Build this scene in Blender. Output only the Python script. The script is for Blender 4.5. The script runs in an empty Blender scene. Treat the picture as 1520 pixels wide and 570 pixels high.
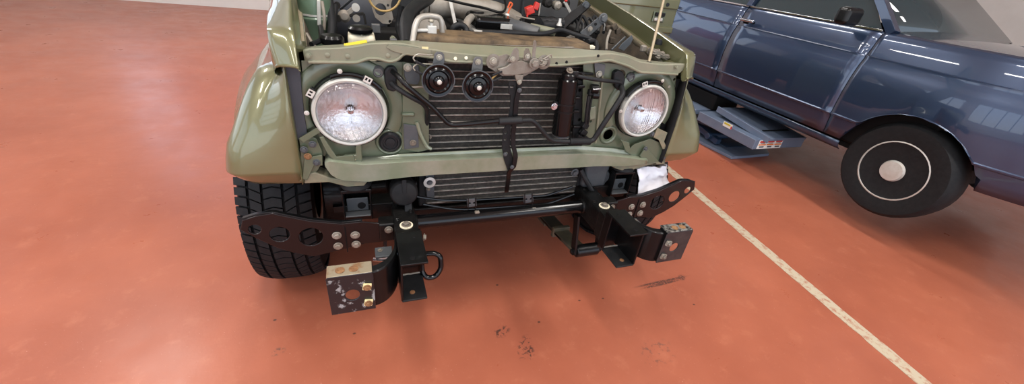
import bpy, bmesh, math, random
from mathutils import Vector, Matrix, noise
random.seed(7)
S = bpy.context.scene
COL = S.collection
V = Vector
# ------------------------------------------------------------------ camera
FPX = 594.518
CAM = V((-0.4773, -1.18126, 1.34224))
PITCH, ROLL, YAW = 0.531356, -0.133893, 0.400212
_F = V((math.sin(YAW)*math.cos(PITCH), math.cos(YAW)*math.cos(PITCH), -math.sin(PITCH)))
_R = V((math.cos(YAW), -math.sin(YAW), 0)); _D = _F.cross(_R)
RIGHT = math.cos(ROLL)*_R + math.sin(ROLL)*_D
DOWN = -math.sin(ROLL)*_R + math.cos(ROLL)*_D
cd = bpy.data.cameras.new('camera'); co = bpy.data.objects.new('camera', cd); COL.objects.link(co)
cd.sensor_fit = 'HORIZONTAL'; cd.sensor_width = 36; cd.lens = 36*FPX/1520; cd.clip_start = 0.05; cd.clip_end = 200
mw = Matrix((( RIGHT.x, -DOWN.x, -_F.x, CAM.x), (RIGHT.y, -DOWN.y, -_F.y, CAM.y), (RIGHT.z, -DOWN.z, -_F.z, CAM.z), (0,0,0,1)))
co.matrix_world = mw; S.camera = co
# ------------------------------------------------------------------ world, lamps, exposure
w = bpy.data.worlds.new('sky'); S.world = w; w.use_nodes = True
nt = w.node_tree; bg = nt.nodes['Background']
tc = nt.nodes.new('ShaderNodeTexCoord'); sp = nt.nodes.new('ShaderNodeSeparateXYZ'); cr = nt.nodes.new('ShaderNodeValToRGB')
nt.links.new(tc.outputs['Generated'], sp.inputs[0]); nt.links.new(sp.outputs['Z'], cr.inputs[0]); nt.links.new(cr.outputs[0], bg.inputs[0])
cr.color_ramp.elements[0].position = 0.0; cr.color_ramp.elements[0].color = (0.80, 0.84, 0.90, 1)
cr.color_ramp.elements[1].position = 0.7; cr.color_ramp.elements[1].color = (0.42, 0.60, 0.90, 1)
bg.inputs[1].default_value = 2.3
S.view_settings.view_transform = 'Standard'; S.view_settings.look = 'None'
S.view_settings.exposure = 0.35; S.view_settings.gamma = 1; S.view_settings.use_curve_mapping = False
def area(name, loc, sx, sy, power, rot=(0,0,0), col=(1,0.97,0.92)):
    l = bpy.data.lights.new(name, 'AREA'); l.shape = 'RECTANGLE'; l.size = sx; l.size_y = sy; l.energy = power; l.color = col
    o = bpy.data.objects.new(name, l); COL.objects.link(o); o.location = loc; o.rotation_euler = rot; return o
for i, x in enumerate((-3.2, -0.6, 2.0)):
    for j, y in enumerate((-3.4, -0.9, 3.2)):
        area('ceiling_lamp', (x, y, 3.98), 0.30, 1.5, 52 if j else 34)

# ------------------------------------------------------------------ helpers
def pix(px, py): return RIGHT*((px-760)/FPX) + DOWN*((py-285)/FPX) + _F
def A(px, py, y):
    d = pix(px, py); return CAM + d*((y-CAM.y)/d.y)
def AX(px, py, x):
    d = pix(px, py); return CAM + d*((x-CAM.x)/d.x)
def AZ(px, py, z):
    d = pix(px, py); return CAM + d*((z-CAM.z)/d.z)
def lin(c):
    return tuple(((v/255)/12.92 if v/255 <= .04045 else ((v/255+.055)/1.055)**2.4) for v in c) + (1,)
MATS = {}
def mat(name, rgb, rough=.5, metal=0, coat=0, rgb2=None, nscale=20, namt=1, bump=0, bscale=60, spec=.5, lo=.4, hi=.65, trans=0, ior=1.5, coatrough=.03):
    m = bpy.data.materials.new(name); m.use_nodes = True; n = m.node_tree; p = n.nodes['Principled BSDF']
    p.inputs['Base Color'].default_value = lin(rgb); p.inputs['Roughness'].default_value = rough; p.inputs['Metallic'].default_value = metal
    p.inputs['Coat Weight'].default_value = coat; p.inputs['Coat Roughness'].default_value = coatrough
    p.inputs['Specular IOR Level'].default_value = spec; p.inputs['Transmission Weight'].default_value = trans; p.inputs['IOR'].default_value = ior
    if rgb2 or bump:
        g = n.nodes.new('ShaderNodeNewGeometry')
    if rgb2:
        t = n.nodes.new('ShaderNodeTexNoise'); t.inputs['Scale'].default_value = nscale; t.inputs['Detail'].default_value = 6; t.inputs['Roughness'].default_value = .65
        n.links.new(g.outputs['Position'], t.inputs['Vector'])
        r = n.nodes.new('ShaderNodeMapRange'); r.inputs[1].default_value = lo; r.inputs[2].default_value = hi; r.inputs[4].default_value = namt
        n.links.new(t.outputs['Fac'], r.inputs[0])
        x = n.nodes.new('ShaderNodeMix'); x.data_type = 'RGBA'; x.inputs[6].default_value = lin(rgb); x.inputs[7].default_value = lin(rgb2)
        n.links.new(r.outputs[0], x.inputs[0]); n.links.new(x.outputs[2], p.inputs['Base Color'])
    if bump:
        t = n.nodes.new('ShaderNodeTexNoise'); t.inputs['Scale'].default_value = bscale; t.inputs['Detail'].default_value = 4
        n.links.new(g.outputs['Position'], t.inputs['Vector'])
        b = n.nodes.new('ShaderNodeBump'); b.inputs['Strength'].default_value = bump; b.inputs['Distance'].default_value = .004
        n.links.new(t.outputs['Fac'], b.inputs['Height']); n.links.new(b.outputs[0], p.inputs['Normal'])
    MATS[name] = m; return m
mat('olive', (108,108,76), .34, .35, 1.0)
mat('olive_in', (86,96,76), .38, .1, .5, (98,104,84), 6, .8, .05, 30)
mat('olive_beam', (118,126,104), .36, .15, .5, (142,144,130), 7, .8)
mat('olive_dusty', (116,118,98), .5, .0, .15, (132,126,106), 9, .8, .05, 60)
mat('olive_dirty', (108,110,90), .6, 0, 0, (140,126,102), 14, .9, .1, 60)
mat('bay_brown', (70,60,47), .8, 0, 0, (42,36,29), 16, 1, .2, 40)
mat('black', (10,10,11), .34, 0, .15, (20,20,21), 30, .6, spec=.22)
mat('black_gloss', (9,9,10), .16, 0, 0, spec=.35)
mat('black_matte', (22,23,25), .6, 0, 0, (36,36,36), 25, .7, .1, 80, spec=.22)
mat('black_brown', (26,19,19), .3, .1, .25, spec=.22)
mat('frame_black', (9,9,9), .42, 0, .1, (28,27,26), 26, .7, .35, 70, spec=.22)
mat('slate', (52,55,62), .55, 0, 0, (62,64,70), 10, .5)
mat('rubber', (24,25,27), .62, 0, 0, (36,37,38), 40, .5, .1, 120, spec=.22)
mat('rubber_dark', (12,12,13), .7, spec=.22)
mat('hose', (30,31,33), .45, 0, 0, (44,44,44), 30, .5, spec=.22)
mat('grey_plate', (86,88,90), .5, .3, 0, (110,108,104), 20, .6)
mat('zinc', (150,148,138), .4, .35, 0, (150,140,118), 60, .6)
mat('dull_metal', (128,122,112), .48, .25, 0, (106,96,84), 22, .9, .1, 60)
mat('alu', (196,194,188), .4, .25, 0, (176,168,156), 20, .6)
mat('alu_dirty', (146,140,130), .5, .2, 0, (120,108,94), 12, .8)
mat('alu_pipe', (168,164,156), .38, .4, 0, (140,132,120), 20, .6)
mat('chrome', (210,212,216), .12, 1)
mat('fin', (46,44,42), .7, .1, 0, (70,66,60), 90, .8, .5, 400, spec=.22)
mat('tube', (158,154,146), .45, .5, 0, (86,82,76), 40, .7, spec=.35)
mat('rust_tank', (112,92,66), .75, .1, 0, (66,54,40), 18, 1, .3, 60)
mat('rust', (150,112,74), .7, .1, 0, (104,66,40), 50, .9)
mat('cap_top', (150,138,116), .5, .3, 0, (134,98,66), 22, .9, lo=.5, hi=.62)
mat('cap_dark', (34,34,37), .45, .1, .1, (58,56,54), 30, .8)
mat('plastic_white', (222,214,188), .5, 0, 0)
mat('olive_pale', (150,137,114), .6, 0, 0, (130,120,98), 16, .8)
mat('cloth', (222,222,228), .85, 0, 0, (206,206,216), 20, .5)
mat('yellow', (196,180,46), .5)
mat('label_cream', (212,200,150), .5)
mat('red_plastic', (188,44,34), .4)
mat('orange_wire', (206,86,36), .5)
mat('wire_tan', (166,136,82), .5)
mat('canister_green', (92,112,92), .4, .1, .3)
mat('bay_dark', (24,24,25), .7, 0, 0, (34,32,30), 8, .8, spec=.22)
mat('firewall', (42,44,46), .6, 0, 0, (34,34,35), 7, .8)
mat('engine_dark', (30,29,28), .6, .2, 0, (48,44,40), 22, .8, .3, 60, spec=.22)
mat('gear_grey', (72,76,80), .5, .3, 0, (90,92,92), 14, .6, .1, 60)
mat('lamp_rim', (186,186,178), .45, .05, .1)
mat('reflector', (250,250,252), .16, .78, 0, (225,225,228), 60, .5, .5, 120)
mat('leaf', (74,72,62), .55, .3, 0, (96,88,70), 16, .8, .2, 60)
mat('blue_paint', (44,60,86), .3, .5, 1.0)
mat('blue_sill', (38,60,84), .34, .3, .7)
mat('lift_grey', (98,112,134), .42, .05, .3, (112,124,142), 8, .6)
mat('lift_dark', (30,52,78), .5, 0, .1)
mat('sticker_white', (226,226,220), .5)
mat('sticker_red', (196,44,36), .5)
mat('sticker_orange', (226,128,48), .5)
mat('wall_white', (226,224,218), .8, 0, 0, (214,212,206), 2, .6)
mat('reflection_red', (190,30,34), .45)
mat('ceiling_white', (210,210,206), .85)
mat('line_paint', (186,172,148), .65, 0, 0, (164,108,84), 30, 1, lo=.5, hi=.66)
mat('rod', (158,144,118), .4, .3, .1)
mat('glass_dark', (40,52,56), .03, 0, 0, trans=.0, spec=.8)
mat('rubber_seal', (14,14,15), .5)
mat('hood_in', (96,98,76), .5, .1, .2)
mat('steel_bare', (150,148,142), .5, .6, 0, (40,40,40), 70, 1, lo=.46, hi=.56)
# scuffed black paint for the cap plates
mat('scuffed', (24,25,29), .42, .1, .2, (146,150,150), 24, 1, lo=.57, hi=.62)
# clear fluted headlamp glass
def glassmat():
    m = bpy.data.materials.new('lens_glass'); m.use_nodes = True; n = m.node_tree; p = n.nodes['Principled BSDF']
    p.inputs['Transmission Weight'].default_value = 1; p.inputs['Roughness'].default_value = .03; p.inputs['IOR'].default_value = 1.45
    g = n.nodes.new('ShaderNodeNewGeometry'); wv = n.nodes.new('ShaderNodeTexWave'); wv.inputs['Scale'].default_value = 22; wv.inputs['Distortion'].default_value = .6; wv.inputs['Detail Scale'].default_value = 2
    n.links.new(g.outputs['Position'], wv.inputs['Vector'])
    b = n.nodes.new('ShaderNodeBump'); b.inputs['Strength'].default_value = .22; b.inputs['Distance'].default_value = .004
    n.links.new(wv.outputs['Fac'], b.inputs['Height']); n.links.new(b.outputs[0], p.inputs['Normal'])
    MATS['lens_glass'] = m
glassmat()

WLOC = {}
def reg(o, wl, parent):
    COL.objects.link(o)
    if parent is not None:
        o.parent = parent; o.location = wl - WLOC[parent.name]
    else: o.location = wl
    WLOC[o.name] = wl
    return o
def empty(name, loc, label, cat):
    o = bpy.data.objects.new(name, None); reg(o, V(loc), None); o['label'] = label; o['category'] = cat; return o
def mk(name, verts, faces, m, parent=None, smooth=35, bevel=0, solid=0, soff=-1, sub=0, label=None, seg=2):
    vs = [V(v) for v in verts]
    lo = V((min(v.x for v in vs), min(v.y for v in vs), min(v.z for v in vs))); hi = V((max(v.x for v in vs), max(v.y for v in vs), max(v.z for v in vs)))
    c = (lo+hi)/2
    me = bpy.data.meshes.new(name); me.from_pydata([v-c for v in vs], [], faces); 
    bm = bmesh.new(); bm.from_mesh(me); bmesh.ops.recalc_face_normals(bm, faces=bm.faces); bm.to_mesh(me); bm.free()
    if smooth:
        me.polygons.foreach_set('use_smooth', [True]*len(me.polygons)); me.set_sharp_from_angle(angle=math.radians(smooth))
    me.materials.append(MATS[m]); o = bpy.data.objects.new(name, me); reg(o, c, parent)
    if solid:
        d = o.modifiers.new('s', 'SOLIDIFY'); d.thickness = solid; d.offset = soff
    if bevel:
        d = o.modifiers.new('b', 'BEVEL'); d.width = bevel; d.segments = seg; d.limit_method = 'ANGLE'; d.angle_limit = math.radians(35); d.harden_normals = True
    if sub:
        d = o.modifiers.new('u', 'SUBSURF'); d.levels = sub; d.render_levels = sub
    if label: o['label'] = label
    return o
def boxgeo(c, sz, rot=None):
    c = V(c); vs = []
    for i in (-.5,.5):
        for j in (-.5,.5):
            for k in (-.5,.5):
                v = V((i*sz[0], j*sz[1], k*sz[2]))
                if rot is not None: v = rot @ v
                vs.append(c+v)
    return vs, [(0,1,3,2),(4,6,7,5),(0,4,5,1),(2,3,7,6),(0,2,6,4),(1,5,7,3)]
def box(name, c, sz, m, parent=None, rot=None, bevel=.003, **k):
    v, f = boxgeo(c, sz, rot); return mk(name, v, f, m, parent, bevel=bevel, **k)
def bar(name, p0, p1, wdt, hgt, m, parent, up=(0,0,1), bevel=.002, **k):
    p0, p1 = V(p0), V(p1); d = (p1-p0); L = d.length; d.normalize(); s = d.cross(V(up)).normalized(); u = s.cross(d)
    R = Matrix((s, d, u)).transposed()
    return box(name, (p0+p1)/2, (wdt, L, hgt), m, parent, R, bevel, **k)
def merge(gs):
    vs, fs = [], []
    for v, f in gs:
        b = len(vs); vs += list(v); fs += [tuple(i+b for i in q) for q in f]
    return vs, fs
def frame_axes(ax):
    ax = V(ax).normalized(); u = ax.cross(V((0,0,1)) if abs(ax.z) < .9 else V((1,0,0))).normalized(); return ax, u, ax.cross(u)
def lathegeo(prof, org, ax, n=32, cap=True):
    """prof: list of (radius, height along ax)"""
    ax, u, v = frame_axes(ax); org = V(org); vs, fs = [], []
    for r, h in prof:
        for i in range(n):
            a = 2*math.pi*i/n; vs.append(org+ax*h+(u*math.cos(a)+v*math.sin(a))*r)
    for j in range(len(prof)-1):
        for i in range(n): fs.append((j*n+i, j*n+(i+1)%n, (j+1)*n+(i+1)%n, (j+1)*n+i))
    if cap:
        fs.append(tuple(range(n))); fs.append(tuple((len(prof)-1)*n+i for i in range(n)))
    return vs, fs
def lathe(name, prof, org, ax, m, parent=None, n=32, cap=True, **k):
    v, f = lathegeo(prof, org, ax, n, cap); return mk(name, v, f, m, parent, **k)
def cyl(name, p0, p1, r, m, parent=None, n=20, r2=None, ch=.12, **k):
    p0, p1 = V(p0), V(p1); L = (p1-p0).length; r2 = r if r2 is None else r2; c = min(ch*r, L*.3)
    return lathe(name, [(r-c,0),(r,c),(r2,L-c),(r2-c,L)], p0, p1-p0, m, parent, n, **k)
def fillet(pts, rad, n=6):
    pts = [V(p) for p in pts]; out = [pts[0]]
    for a, b, c in zip(pts, pts[1:], pts[2:]):
        da, dc = (a-b), (c-b); q = min(rad, da.length*.48, dc.length*.48); A0 = b+da.normalized()*q; C0 = b+dc.normalized()*q
        for i in range(n+1):
            t = i/n; out.append(A0*(1-t)**2+b*2*t*(1-t)+C0*t*t)
    out.append(pts[-1]); return out
def tubegeo(pts, r, n=10, cap=True):
    pts = [V(p) for p in pts]; N = len(pts); vs, fs = [], []; prev = None
    for i in range(N):
        d = (pts[min(i+1,N-1)]-pts[max(i-1,0)]).normalized()
        if prev is None: u = frame_axes(d)[1]
        else: u = (prev - d*prev.dot(d)).normalized()
        prev = u; v = d.cross(u); rr = r[i] if isinstance(r, (list,tuple)) else r
        for k in range(n):
            a = 2*math.pi*k/n; vs.append(pts[i]+(u*math.cos(a)+v*math.sin(a))*rr)
    for i in range(N-1):
        for k in range(n): fs.append((i*n+k, i*n+(k+1)%n, (i+1)*n+(k+1)%n, (i+1)*n+k))
    if cap: fs += [tuple(range(n)), tuple((N-1)*n+k for k in range(n))]
    return vs, fs
def tube(name, pts, r, m, parent=None, rad=.03, n=10, **k):
    v, f = tubegeo(fillet(pts, rad) if rad else pts, r, n); return mk(name, v, f, m, parent, **k)
def platemesh(outer, holes, org, u, v, t):
    """planar outline with holes in the frame (org,u,v), extruded by t away from u x v"""
    org, u, v = V(org), V(u), V(v); nn = u.cross(v).normalized(); bm = bmesh.new(); es = []
    for loop in [outer]+holes:
        bv = [bm.verts.new(org+u*a+v*b) for a, b in loop]
        es += [bm.edges.new((bv[i], bv[(i+1)%len(bv)])) for i in range(len(bv))]
    bmesh.ops.triangle_fill(bm, use_beauty=True, use_dissolve=False, edges=es, normal=nn)
    g = bmesh.ops.extrude_face_region(bm, geom=list(bm.faces))
    bmesh.ops.translate(bm, verts=[e for e in g['geom'] if isinstance(e, bmesh.types.BMVert)], vec=-nn*t)
    bm.verts.index_update(); vs = [x.co.copy() for x in bm.verts]; fs = [tuple(q.index for q in f.verts) for f in bm.faces]; bm.free()
    return vs, fs
def circ(a, b, r, n=20, sy=1): return [(a+r*math.cos(2*math.pi*i/n), b+r*sy*math.sin(2*math.pi*i/n)) for i in range(n)]
def plate(name, outer, m, parent, org, u, v, t, holes=(), bevel=.0015, **k):
    vs, fs = platemesh(outer, [list(h) for h in holes], org, u, v, t); return mk(name, vs, fs, m, parent, bevel=bevel, **k)
def pp(name, pts, y, t, m, parent, holes=(), bevel=.0015, **k):
    """plate facing the front of the vehicle in the plane y; outline in photo pixels, holes (px,py,radius m)"""
    o2 = [(lambda p: (p.x, p.z))(A(a, b, y)) for a, b in pts]
    hs = [circ(A(a,b,y).x, A(a,b,y).z, r) for a, b, r in holes]
    return plate(name, o2, m, parent, (0,y,0), (1,0,0), (0,0,1), t, hs, bevel, **k)
def resample(row, n):
    row = [V(p) for p in row]; L = [0]
    for a, b in zip(row, row[1:]): L.append(L[-1]+(b-a).length)
    out = []; j = 0
    for i in range(n):
        s = L[-1]*i/(n-1)
        while j < len(L)-2 and L[j+1] < s: j += 1
        t = (s-L[j])/max(L[j+1]-L[j], 1e-9); out.append(row[j].lerp(row[j+1], min(max(t,0),1)))
    return out
def resample_x(row, n, x0, x1):
    row = [V(p) for p in row]; out = []
    for i in range(n):
        x = x0+(x1-x0)*i/(n-1)
        for a, b in zip(row, row[1:]):
            if a.x <= x <= b.x or (b is row[-1] and x > b.x) or (a is row[0] and x < a.x):
                t = (x-a.x)/(b.x-a.x); q = a.lerp(b, t); out.append(q); break
    return out
def grid(rows):
    n = len(rows[0]); vs = [p for r in rows for p in r]
    return vs, [(j*n+i, j*n+i+1, (j+1)*n+i+1, (j+1)*n+i) for j in range(len(rows)-1) for i in range(n-1)]
def strip(name, rows, m, parent, n=48, solid=.002, bevel=0, by_x=False, **k):
    if by_x:
        x0 = max(min(p[0] for p in r) for r in rows); x1 = min(max(p[0] for p in r) for r in rows)
        rows = [resample_x(r, n, x0, x1) for r in rows]
    else: rows = [resample(r, n) for r in rows]
    v, f = grid(rows); return mk(name, v, f, m, parent, solid=solid, bevel=bevel, **k)
_bolt = {}
def bolt(parent, pos, ax, r, m='zinc', name='bolt'):
    if m not in _bolt:
        hexv = lathegeo([(.86,.30),(1,.42),(1,.85),(.82,1.0)], (0,0,0), (0,0,1), 6); wa = lathegeo([(1.45,0),(1.5,.1),(1.5,.22),(1.35,.3)], (0,0,0), (0,0,1), 20)
        vs, fs = merge([hexv, wa]); me = bpy.data.meshes.new('bolt'); me.from_pydata([tuple(v) for v in vs], [], fs); me.materials.append(MATS[m]); _bolt[m] = me
    o = bpy.data.objects.new(name, _bolt[m]); reg(o, V(pos), parent); o.scale = (r, r, r)
    o.rotation_mode = 'QUATERNION'; o.rotation_quaternion = V((0,0,1)).rotation_difference(V(ax).normalized()) @ __import__('mathutils').Quaternion((0,0,1), random.random()*6)
    return o
def struct(o): o['kind'] = 'structure'; return o
FRONT = (0,-1,0)
# ================================================================== THE ROOM
def floormat():
    m = bpy.data.materials.new('red_floor'); m.use_nodes = True; n = m.node_tree; p = n.nodes['Principled BSDF']; L = n.links.new
    g = n.nodes.new('ShaderNodeNewGeometry')
    def nz(scale, det=5, rough=.6):
        t = n.nodes.new('ShaderNodeTexNoise'); t.inputs['Scale'].default_value = scale; t.inputs['Detail'].default_value = det; t.inputs['Roughness'].default_value = rough; L(g.outputs['Position'], t.inputs['Vector']); return t.outputs['Fac']
    def rng(x, a, b, c=0, d=1):
        r = n.nodes.new('ShaderNodeMapRange'); r.inputs[1].default_value = a; r.inputs[2].default_value = b; r.inputs[3].default_value = c; r.inputs[4].default_value = d; L(x, r.inputs[0]); return r.outputs[0]
    def mix(f, a, b):
        x = n.nodes.new('ShaderNodeMix'); x.data_type = 'RGBA'; L(f, x.inputs[0])
        for s, q in ((6,a),(7,b)):
            if isinstance(q, tuple): x.inputs[s].default_value = q
            else: L(q, x.inputs[s])
        return x.outputs[2]
    def mth(op, a, b):
        x = n.nodes.new('ShaderNodeMath'); x.operation = op
        for s, q in ((0,a),(1,b)):
            if isinstance(q, (int,float)): x.inputs[s].default_value = q
            else: L(q, x.inputs[s])
        return x.outputs[0]
    c = mix(rng(nz(1.6), .35, .7), lin((172,99,74)), lin((156,87,65)))
    c = mix(rng(nz(9, 8, .7), .55, .8, 0, .6), c, lin((188,118,90)))
    c = mix(rng(nz(170, 2), .72, .76, 0, .8), c, lin((222,176,156)))      # pale specks
    c = mix(rng(nz(60, 3), .74, .78, 0, .7), c, lin((98,52,42)))          # dark specks
    # worn patches with a shape of their own: centre, angle, half sizes, noise scale, threshold, colour
    def stain(c, ctr, ang, hx, hy, ns, th, col, amt=.9):
        mp = n.nodes.new('ShaderNodeMapping'); mp.vector_type = 'TEXTURE'; mp.inputs['Location'].default_value = ctr; mp.inputs['Rotation'].default_value = (0,0,ang); mp.inputs['Scale'].default_value = (hx,hy,1)
        L(g.outputs['Position'], mp.inputs['Vector']); ln = n.nodes.new('ShaderNodeVectorMath'); ln.operation = 'LENGTH'; L(mp.outputs[0], ln.inputs[0])
        f = rng(ln.outputs['Value'], .5, 1.0, 1, 0); k = rng(nz(ns, 4), th, th+.05, 0, 1)
        return mix(mth('MULTIPLY', mth('MULTIPLY', f, k), amt), c, col)
    dk = lin((74,52,46)); gy = lin((96,74,64))
    q = AZ(745,492,0); c = stain(c, q, .4, .045, .03, 60, .5, dk)
    q = AZ(778,515,0); c = stain(c, q, 1.0, .07, .03, 55, .52, dk)
    q = AZ(787,522,0); c = stain(c, q, 1.2, .04, .02, 70, .5, dk)
    q = AZ(975,522,0); c = stain(c, q, .2, .1, .07, 45, .55, gy, .6)
    q = AZ(412,522,0); c = stain(c, q, .2, .03, .02, 60, .5, gy, .8)
    for (a, b), (d, e) in (((945,426),(1018,410)), ((955,428),(1010,415))):
        p0, p1 = AZ(a,b,0), AZ(d,e,0); dd = p1-p0; c = stain(c, (p0+p1)/2, math.atan2(dd.y,dd.x), dd.length*.62, .010, 120, .42, dk)
    q = AZ(1012,412,0); c = stain(c, q, .5, .03, .022, 90, .47, dk)
    for a, b in ((738,423),(895,443),(860,446),(800,478),(408,475),(526,495),(1030,452)): c = stain(c, AZ(a,b,0), 0, .008, .006, 8, .1, dk)
    L(c, p.inputs['Base Color'])
    L(rng(nz(5, 6), .3, .7, .26, .42), p.inputs['Roughness']); p.inputs['Coat Weight'].default_value = .08; p.inputs['Coat Roughness'].default_value = .2; p.inputs['Specular IOR Level'].default_value = .3
    b = n.nodes.new('ShaderNodeBump'); b.inputs['Strength'].default_value = .12; b.inputs['Distance'].default_value = .004; L(nz(35, 5), b.inputs['Height']); L(b.outputs[0], p.inputs['Normal'])
    MATS['red_floor'] = m
floormat()
fl = struct(box('floor', (1.5,0.5,-.05), (15,15,.1), 'red_floor', bevel=0))
d0, d1 = V((1.826,1.155,0)), V((1.73,.034,0)); dv = (d1-d0).normalized()
p0, p1 = d0-dv*5, d1+dv*2.6; nrm = V((-dv.y,dv.x,0)); n_ = 240; lv = []
for i in range(n_+1):
    c_ = p0.lerp(p1, i/n_); lv += [c_+nrm*sg*(.036+.006*noise.noise(V((i*.45,sg*7,0)))+.004*noise.noise(V((i*1.9,sg*3,5)))) for sg in (-1,1)]
up = V((0,0,.0016)); N2 = len(lv)
fq = [(2*i,2*i+1,2*i+3,2*i+2) for i in range(n_)]; fs_ = fq+[tuple(k+N2 for k in q) for q in fq]+[(2*i,2*i+2,2*i+2+N2,2*i+N2) for i in range(n_)]+[(2*i+1,2*i+3,2*i+3+N2,2*i+1+N2) for i in range(n_)]
mk('painted_line', lv+[v+up for v in lv], fs_, 'line_paint', fl, label='worn off-white painted line')
struct(box('ceiling', (1.5,0.5,4.3), (15,15,.1), 'ceiling_white', bevel=0))
# back wall with a wide window and added red slats for the fender to reflect
def wall_piece(name, x0, x1, z0, z1, parent=None):
    return box(name, ((x0+x1)/2, 7.6, (z0+z1)/2), (x1-x0, .2, z1-z0), 'wall_white', parent, bevel=0)
wb = struct(wall_piece('wall_back', -6, 9, 0, 1.25))
wall_piece('wall_panel', -6, 9, 3.7, 4.25, wb); wall_piece('wall_panel', -6, -4.4, 1.25, 3.7, wb); wall_piece('wall_panel', 1.2, 9, 1.25, 3.7, wb)
def window(name, c, sx, sz, axis):
    r = empty(name, c, 'frame', 'x'); del r['label']; del r['category']; r['kind'] = 'structure'
    nb = 4
    for i in range(nb+1):
        o = -sx/2+sx*i/nb; q = V(c)+(V((o,0,0)) if axis == 'x' else V((0,o,0))); box('mullion', q+V((0,0,sz/2)), (.06,.06,sz), 'grey_plate', r, bevel=.004)
    for z in (0, sz):
        box('rail', V(c)+V((0,0,z)), (sx+.06,.08,.06) if axis == 'x' else (.08,sx+.06,.06), 'grey_plate', r, bevel=.004)
window('window_1', (-1.6,7.6,1.25), 5.6, 2.42, 'x')
dr = empty('reflection_slats', (-2.75,7.47,1.3), 'x', 'x'); del dr['label']; del dr['category']; dr['kind'] = 'structure'  # red slats added out of view to give the fender a red reflection
for i in range(11): box('slat', (-2.9, 7.47, 1.36+i*.115), (1.5,.03,.11), 'reflection_red', dr, bevel=.004)
# left wall, two tall windows
def lw(name, y0, y1, z0, z1, parent=None): return box(name, (-6,(y0+y1)/2,(z0+z1)/2), (.2,y1-y0,z1-z0), 'wall_white', parent, bevel=0)
wl = struct(lw('wall_left', -7, 7.6, 0, .9)); lw('wall_panel', -7, 7.6, 3.6, 4.25, wl)
for a, b in ((-7,-5),(-.4,.6),(5,7.6)): lw('wall_panel', a, b, .9, 3.6, wl)
window('window_2', (-6,-2.7,.9), 4.6, 2.7, 'y'); window('window_3', (-6,2.8,.9), 4.4, 2.7, 'y')
struct(box('wall_right', (9,.5,2.12), (.2,15,4.25), 'wall_white', bevel=0))

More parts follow.
